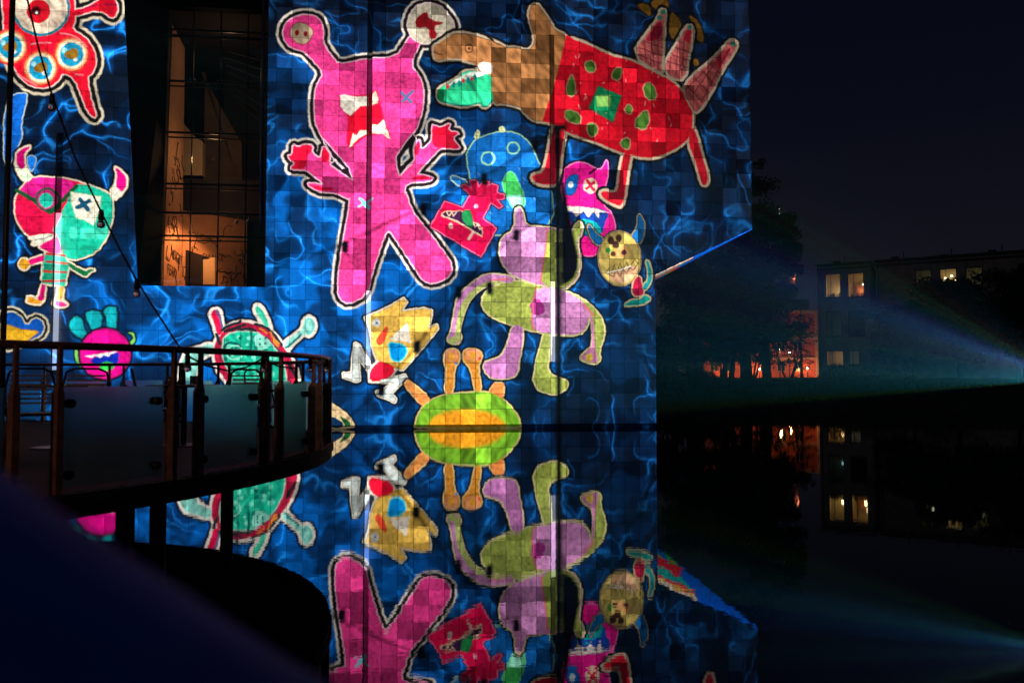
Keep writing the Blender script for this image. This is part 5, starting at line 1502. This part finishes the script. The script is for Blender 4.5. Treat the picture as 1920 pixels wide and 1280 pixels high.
# trees
m_bark = new_mat('bark', (0.06, 0.048, 0.04), 0.95, noise=0.4, nscale=6)
m_leaf = new_mat('leaf_green', (0.10, 0.11, 0.06), 0.8, noise=0.45, nscale=0.9)
m_leaf2 = new_mat('leaf_grey_green', (0.12, 0.12, 0.085), 0.8, noise=0.45, nscale=0.9)
m_needle = new_mat('needle_green', (0.03, 0.045, 0.03), 0.85, noise=0.4, nscale=1.2)
def tree(label, px, depth, top_y, width_px, crown_low, stems, leaves, mat, seed, name='deciduous_tree', lean=0.0, group='trees on the far bank'):
    R = random.Random(seed)
    g_ = at_depth(px, 705, depth); z0 = gz(g_.x, g_.y) - 0.05
    H = at_depth(px, top_y, depth).z - z0
    W = width_px / F_PX * depth / 2
    lo = at_depth(px, crown_low, depth).z - z0
    r = empty(name, (g_.x, g_.y, z0), R.uniform(0, 6), label, 'tree', group)
    tb_, tips = MB(), []
    for s_ in range(stems):
        a = R.uniform(0, 6.28); sp = 0.0 if stems == 1 else R.uniform(0.2, 0.5)
        p = Vector((math.cos(a) * sp, math.sin(a) * sp, 0)); pts = [p.copy()]; n_ = 7
        for k in range(n_):
            p = p + Vector((math.cos(a) * 0.13 * stems ** 0.5 + R.gauss(0, 0.12) + lean, math.sin(a) * 0.13 + R.gauss(0, 0.12), H * 0.86 / n_)); pts.append(p.copy())
        r0 = 0.028 * H / stems ** 0.4
        tb_.tube(pts, [r0 * (1 - 0.88 * k / n_) for k in range(n_ + 1)], 7)
        for k in range(2, n_ + 1):
            for q_ in range(4):
                b0 = pts[k]; 
                if b0.z < lo * 0.8: continue
                aa = R.uniform(0, 6.28); t_ = (b0.z - lo) / max(H - lo, 0.1)
                reach = W * (0.55 + 0.55 * math.sin(math.pi * min(max(0.15 + 0.8 * t_, 0), 1))) * R.uniform(0.45, 0.95)
                e_ = b0 + Vector((math.cos(aa) * reach, math.sin(aa) * reach, R.uniform(0.05, 0.35) * reach))
                m_ = (b0 + e_) / 2 + Vector((0, 0, 0.12 * reach))
                tb_.tube([b0, m_, e_], [r0 * 0.28, r0 * 0.18, r0 * 0.06], 5)
                tips += [m_, e_, e_ * 0.7 + m_ * 0.3]
    tb_.build('trunk', m_bark, r)
    vs_, fs_ = [], []
    top = max(tips, key=lambda q: q.z) if tips else Vector((0, 0, H))
    clumps = [(t_, R.uniform(0.35, 1.0) * W * 0.42) for t_ in tips] + [(Vector((R.gauss(0, W * .2), R.gauss(0, W * .2), H * R.uniform(0.86, 0.98))), W * 0.26) for _ in range(6)]
    for _ in range(leaves):
        c_, rad = clumps[R.randrange(len(clumps))]
        d_ = Vector((R.gauss(0, 1), R.gauss(0, 1), R.gauss(0, 0.85)))
        d_ = d_.normalized() * rad * R.random() ** 0.45
        p = c_ + d_
        if p.z < lo - R.random() * 0.8 or p.z > H: continue
        s_ = R.uniform(0.10, 0.20)
        u_ = Vector((R.gauss(0, 1), R.gauss(0, 1), R.gauss(0, 1))).normalized(); v_ = u_.orthogonal().normalized()
        k = len(vs_); vs_ += [p - u_ * s_, p + v_ * s_ * 0.6, p + u_ * s_, p - v_ * s_ * 0.6]; fs_.append((k, k + 1, k + 2, k + 3))
    me = bpy.data.meshes.new('crown'); me.from_pydata([tuple(v) for v in vs_], [], fs_)
    link_mesh('crown', me, mat, r)
    return r
tree('slender grey-green tree rising against the sloping underside of the lit building', 1296, 57, 488, 130, 690, 2, 9500, m_leaf2, 31)
tree('leafy tree with leaning twin trunks in front of the orange light', 1362, 61, 452, 135, 655, 2, 11000, m_leaf, 32, lean=-0.06)
tree('tall rounded tree with one thick dark trunk, tallest of the bank', 1438, 66, 392, 165, 640, 1, 15000, m_leaf2, 33)
tree('tall narrow tree tucked behind the corner of the lit building', 1400, 78, 300, 110, 640, 1, 9500, m_leaf, 34)
tree('small bare-stemmed tree with thin trunk beside the street lamps', 1397, 70, 520, 90, 650, 1, 4200, m_leaf, 35)
tree('broad bushy tree in front of the globe-lit window', 1812, 68, 520, 190, 690, 2, 9500, m_leaf, 36)
tree('loose young tree at the left end of the long brick house', 1712, 70, 565, 120, 690, 2, 4200, m_leaf, 37)
tree('dense dark tree hiding the right end of the long brick house', 1912, 62, 505, 150, 700, 2, 9500, m_leaf, 38)
tree('low shrubby tree at the water by the facade edge', 1262, 52, 610, 80, 715, 3, 4200, m_leaf2, 39, 'shrub')
tree('thin understory tree with sparse leaves between the leaning trunks and the lamps', 1412, 84, 590, 95, 700, 3, 2600, m_leaf, 51)
tree('thin understory tree left of the leaning trunks, before the orange glow', 1345, 80, 600, 90, 700, 3, 2800, m_leaf, 52)
tree('thin understory tree right of the thick trunk, before the street lamps', 1480, 86, 600, 80, 694, 3, 900, m_leaf, 53)
# spruce with drooping tiers before the orange brick
R = random.Random(44)
sp_ = at_depth(1503, 705, 90); z0 = gz(sp_.x, sp_.y) - 0.05; Hs = at_depth(1503, 556, 90).z - z0
r = empty('spruce_tree', (sp_.x, sp_.y, z0), 0, 'dark spruce with drooping tiers before the orange brick building', 'tree', 'trees on the far bank')
b = MB(); b.tube([(0, 0, 0), (0, 0, Hs)], [0.17, 0.02], 7); b.build('trunk', m_bark, r)
vs_, fs_ = [], []
for k in range(9):
    z = 0.6 + (Hs - 0.8) * k / 9; L_ = (1 - k / 9.6) * 1.9
    for q_ in range(11):
        a = R.uniform(0, 6.28); ln = L_ * R.uniform(0.75, 1.1)
        for j in range(26):
            t_ = R.random() ** 0.7; p = Vector((math.cos(a) * ln * t_, math.sin(a) * ln * t_, z - 0.45 * t_ * ln + R.gauss(0, 0.05)))
            u_ = Vector((R.gauss(0, 1), R.gauss(0, 1), -0.6)).normalized() * 0.16; v_ = u_.orthogonal().normalized() * 0.03
            i_ = len(vs_); vs_ += [tuple(p - v_), tuple(p + u_), tuple(p + v_)]; fs_.append((i_, i_ + 1, i_ + 2))
me = bpy.data.meshes.new('crown'); me.from_pydata(vs_, [], fs_); link_mesh('crown', me, m_needle, r)
# clipped shrubs along the path
for i, (px, dp, w_, h_, lb_) in enumerate(((1262, 55, 1.5, 1.1, 'low shrub on the bank nearest the lit facade'), (1300, 56, 1.8, 1.2, 'low shrub on the bank under the slender grey-green tree'), (1332, 58, 1.3, 0.9, 'low shrub on the bank left of the twin leaning trunks'),
                                          (1580, 66, 2.2, 1.3, 'low shrub before the narrow grey apartment block'), (1655, 64, 2.6, 1.2, 'low shrub before the gap between the two houses'))):
    p = at_depth(px, 705, dp); z0 = gz(p.x, p.y) - 0.05
    r = empty('shrub', (p.x, p.y, z0), 0, lb_, 'shrub', 'low shrubs on the bank')
    vs_, fs_ = [], []
    for _ in range(1500):
        d_ = Vector((R.gauss(0, 1), R.gauss(0, 1), abs(R.gauss(0, 1)))).normalized() * R.random() ** 0.35
        q_ = Vector((d_.x * w_, d_.y * w_ * 0.7, d_.z * h_ * (1 + 0.25 * math.sin(5 * d_.x + i))))
        u_ = Vector((R.gauss(0, 1), R.gauss(0, 1), R.gauss(0, 1))).normalized(); v_ = u_.orthogonal() ; s_ = R.uniform(0.05, 0.1)
        k = len(vs_); vs_ += [tuple(q_ - u_ * s_), tuple(q_ + v_ * s_ * .6), tuple(q_ + u_ * s_), tuple(q_ - v_ * s_ * .6)]; fs_.append((k, k + 1, k + 2, k + 3))
    me = bpy.data.meshes.new('foliage'); me.from_pydata(vs_, [], fs_); link_mesh('foliage', me, m_leaf2, r)
    b = MB()
    for j in range(5):
        a = j * 1.26; b.tube([(0, 0, 0), (math.cos(a) * w_ * .5, math.sin(a) * w_ * .4, h_ * .7)], [0.03, 0.008], 5)
    b.build('stem', m_bark, r)
# ------------------------------------------------------------------ the projector just beyond the right edge of the view
pz = gz(PROJ.x, PROJ.y)
pj = empty('projector', (PROJ.x, PROJ.y, pz), math.atan2(*(Vector((0, 33, 0)) - PROJ).to_2d().yx) - math.pi / 2, 'large event projector on a stand at the bank, throwing the picture', 'projector')
m_pj = new_mat('projector_case', (0.03, 0.03, 0.032), 0.5, noise=0.2)
dz = PROJ.z - pz
b = MB(); b.box((0, -0.42, dz), (0.7, 0.8, 0.3)); b.build('case', m_pj, pj, bevel=0.03)
b = MB(); b.lathe([(0.09, -0.02), (0.10, 0.0)], (0, 0, 0), 16)
b = MB(); b.tube([(0, -0.04, dz), (0, -0.012, dz)], [0.09, 0.1], 16, caps=False); b.build('lens_ring', m_steel_dark, pj, True)
for sx in (-1, 1):
    for sy in (-0.1, -0.75):
        b = MB(); b.tube([(sx * 0.3, sy, -0.1), (sx * 0.26, sy, dz - 0.15)], 0.025, 8); b.build('leg', m_steel_dark, pj, True)
# flag and wires added unseen at the lens, casting the bar and dotted lines
T_ = 0.012
def near_lens(px, py, t_=T_):
    u, v = wall_uv(px, py)
    return PROJ + (wall_pt(u, v) - PROJ) * t_
fl_o = near_lens(1046, 812)
fg = empty('shadow_flag', fl_o, 0, 'unseen shadow flag added close before the projector lens to cast the dark bar', 'flag')
nrm = (wall_pt(0, 6) - PROJ).normalized() * 0.001
def flat(pts, name, par, org, mat):
    b = MB(); b.prism([near_lens(*p) - org for p in pts], nrm); return b.build(name, mat, par)
flat([(1039, 236), (1052, 236), (1052, 245), (1051, 300), (1053, 800), (1056, 812), (1044, 812), (1041, 500), (1040, 300)], 'shadow_bar', fg, fl_o, m_cable)
flat([(1052.5, 330), (1058, 345), (1066, 390), (1076, 440), (1085, 480), (1084, 505), (1076, 522), (1066, 531), (1052.8, 535)], 'shadow_blade', fg, fl_o, m_cable)
flat([(1036, 233), (1062, 233), (1062, 244), (1036, 244)], 'cap', fg, fl_o, m_cable)
def shadow_wire(pts, beads, label):
    org = near_lens(*pts[0])
    w = empty('shadow_wire', org, 0, label, 'wire', 'shadow wires added before the projector')
    b = MB(); b.tube([near_lens(*p) - org for p in pts], 0.0005, 5); b.build('wire', m_cable, w)
    for (x, y) in beads:
        c = near_lens(x, y) - org
        b = MB(); b.lathe([(0, 0.0036), (0.0017, 0.0024), (0.0017, -0.0024), (0, -0.0036)], c, 8); b.build('bead', m_cable, w)
shadow_wire([(560, 488), (600, 474), (647, 455), (772, 398), (905, 333), (1000, 276), (1080, 220)], [(647, 463), (794, 393), (908, 336), (1003, 272)], 'thin beaded wire added unseen before the projector for its shadow, upper one')
shadow_wire([(640, 795), (715, 730), (782, 648), (857, 546), (920, 480), (972, 436), (1060, 380)], [(715, 731), (782, 650), (860, 548), (918, 540), (968, 441)], 'thin beaded wire added unseen before the projector for its shadow, lower one')

# ------------------------------------------------------------------ night air that shows the beam
m_haze = bpy.data.materials.new('night_haze'); m_haze.use_nodes = True
nt = m_haze.node_tree; nt.nodes.clear()
_o = nt.nodes.new('ShaderNodeOutputMaterial'); _v = nt.nodes.new('ShaderNodeVolumePrincipled')
_v.inputs['Color'].default_value = (0.12, 0.80, 0.90, 1); _v.inputs['Density'].default_value = 0.00065; _v.inputs['Anisotropy'].default_value = 0.0
nt.links.new(_v.outputs[0], _o.inputs['Volume'])
b = MB(); b.box((10, 70, 17.5), (330, 240, 40)); hz = b.build('haze', m_haze)
tag(hz, 'thin night mist over the pond that shows the projector beam', 'haze', kind='stuff')
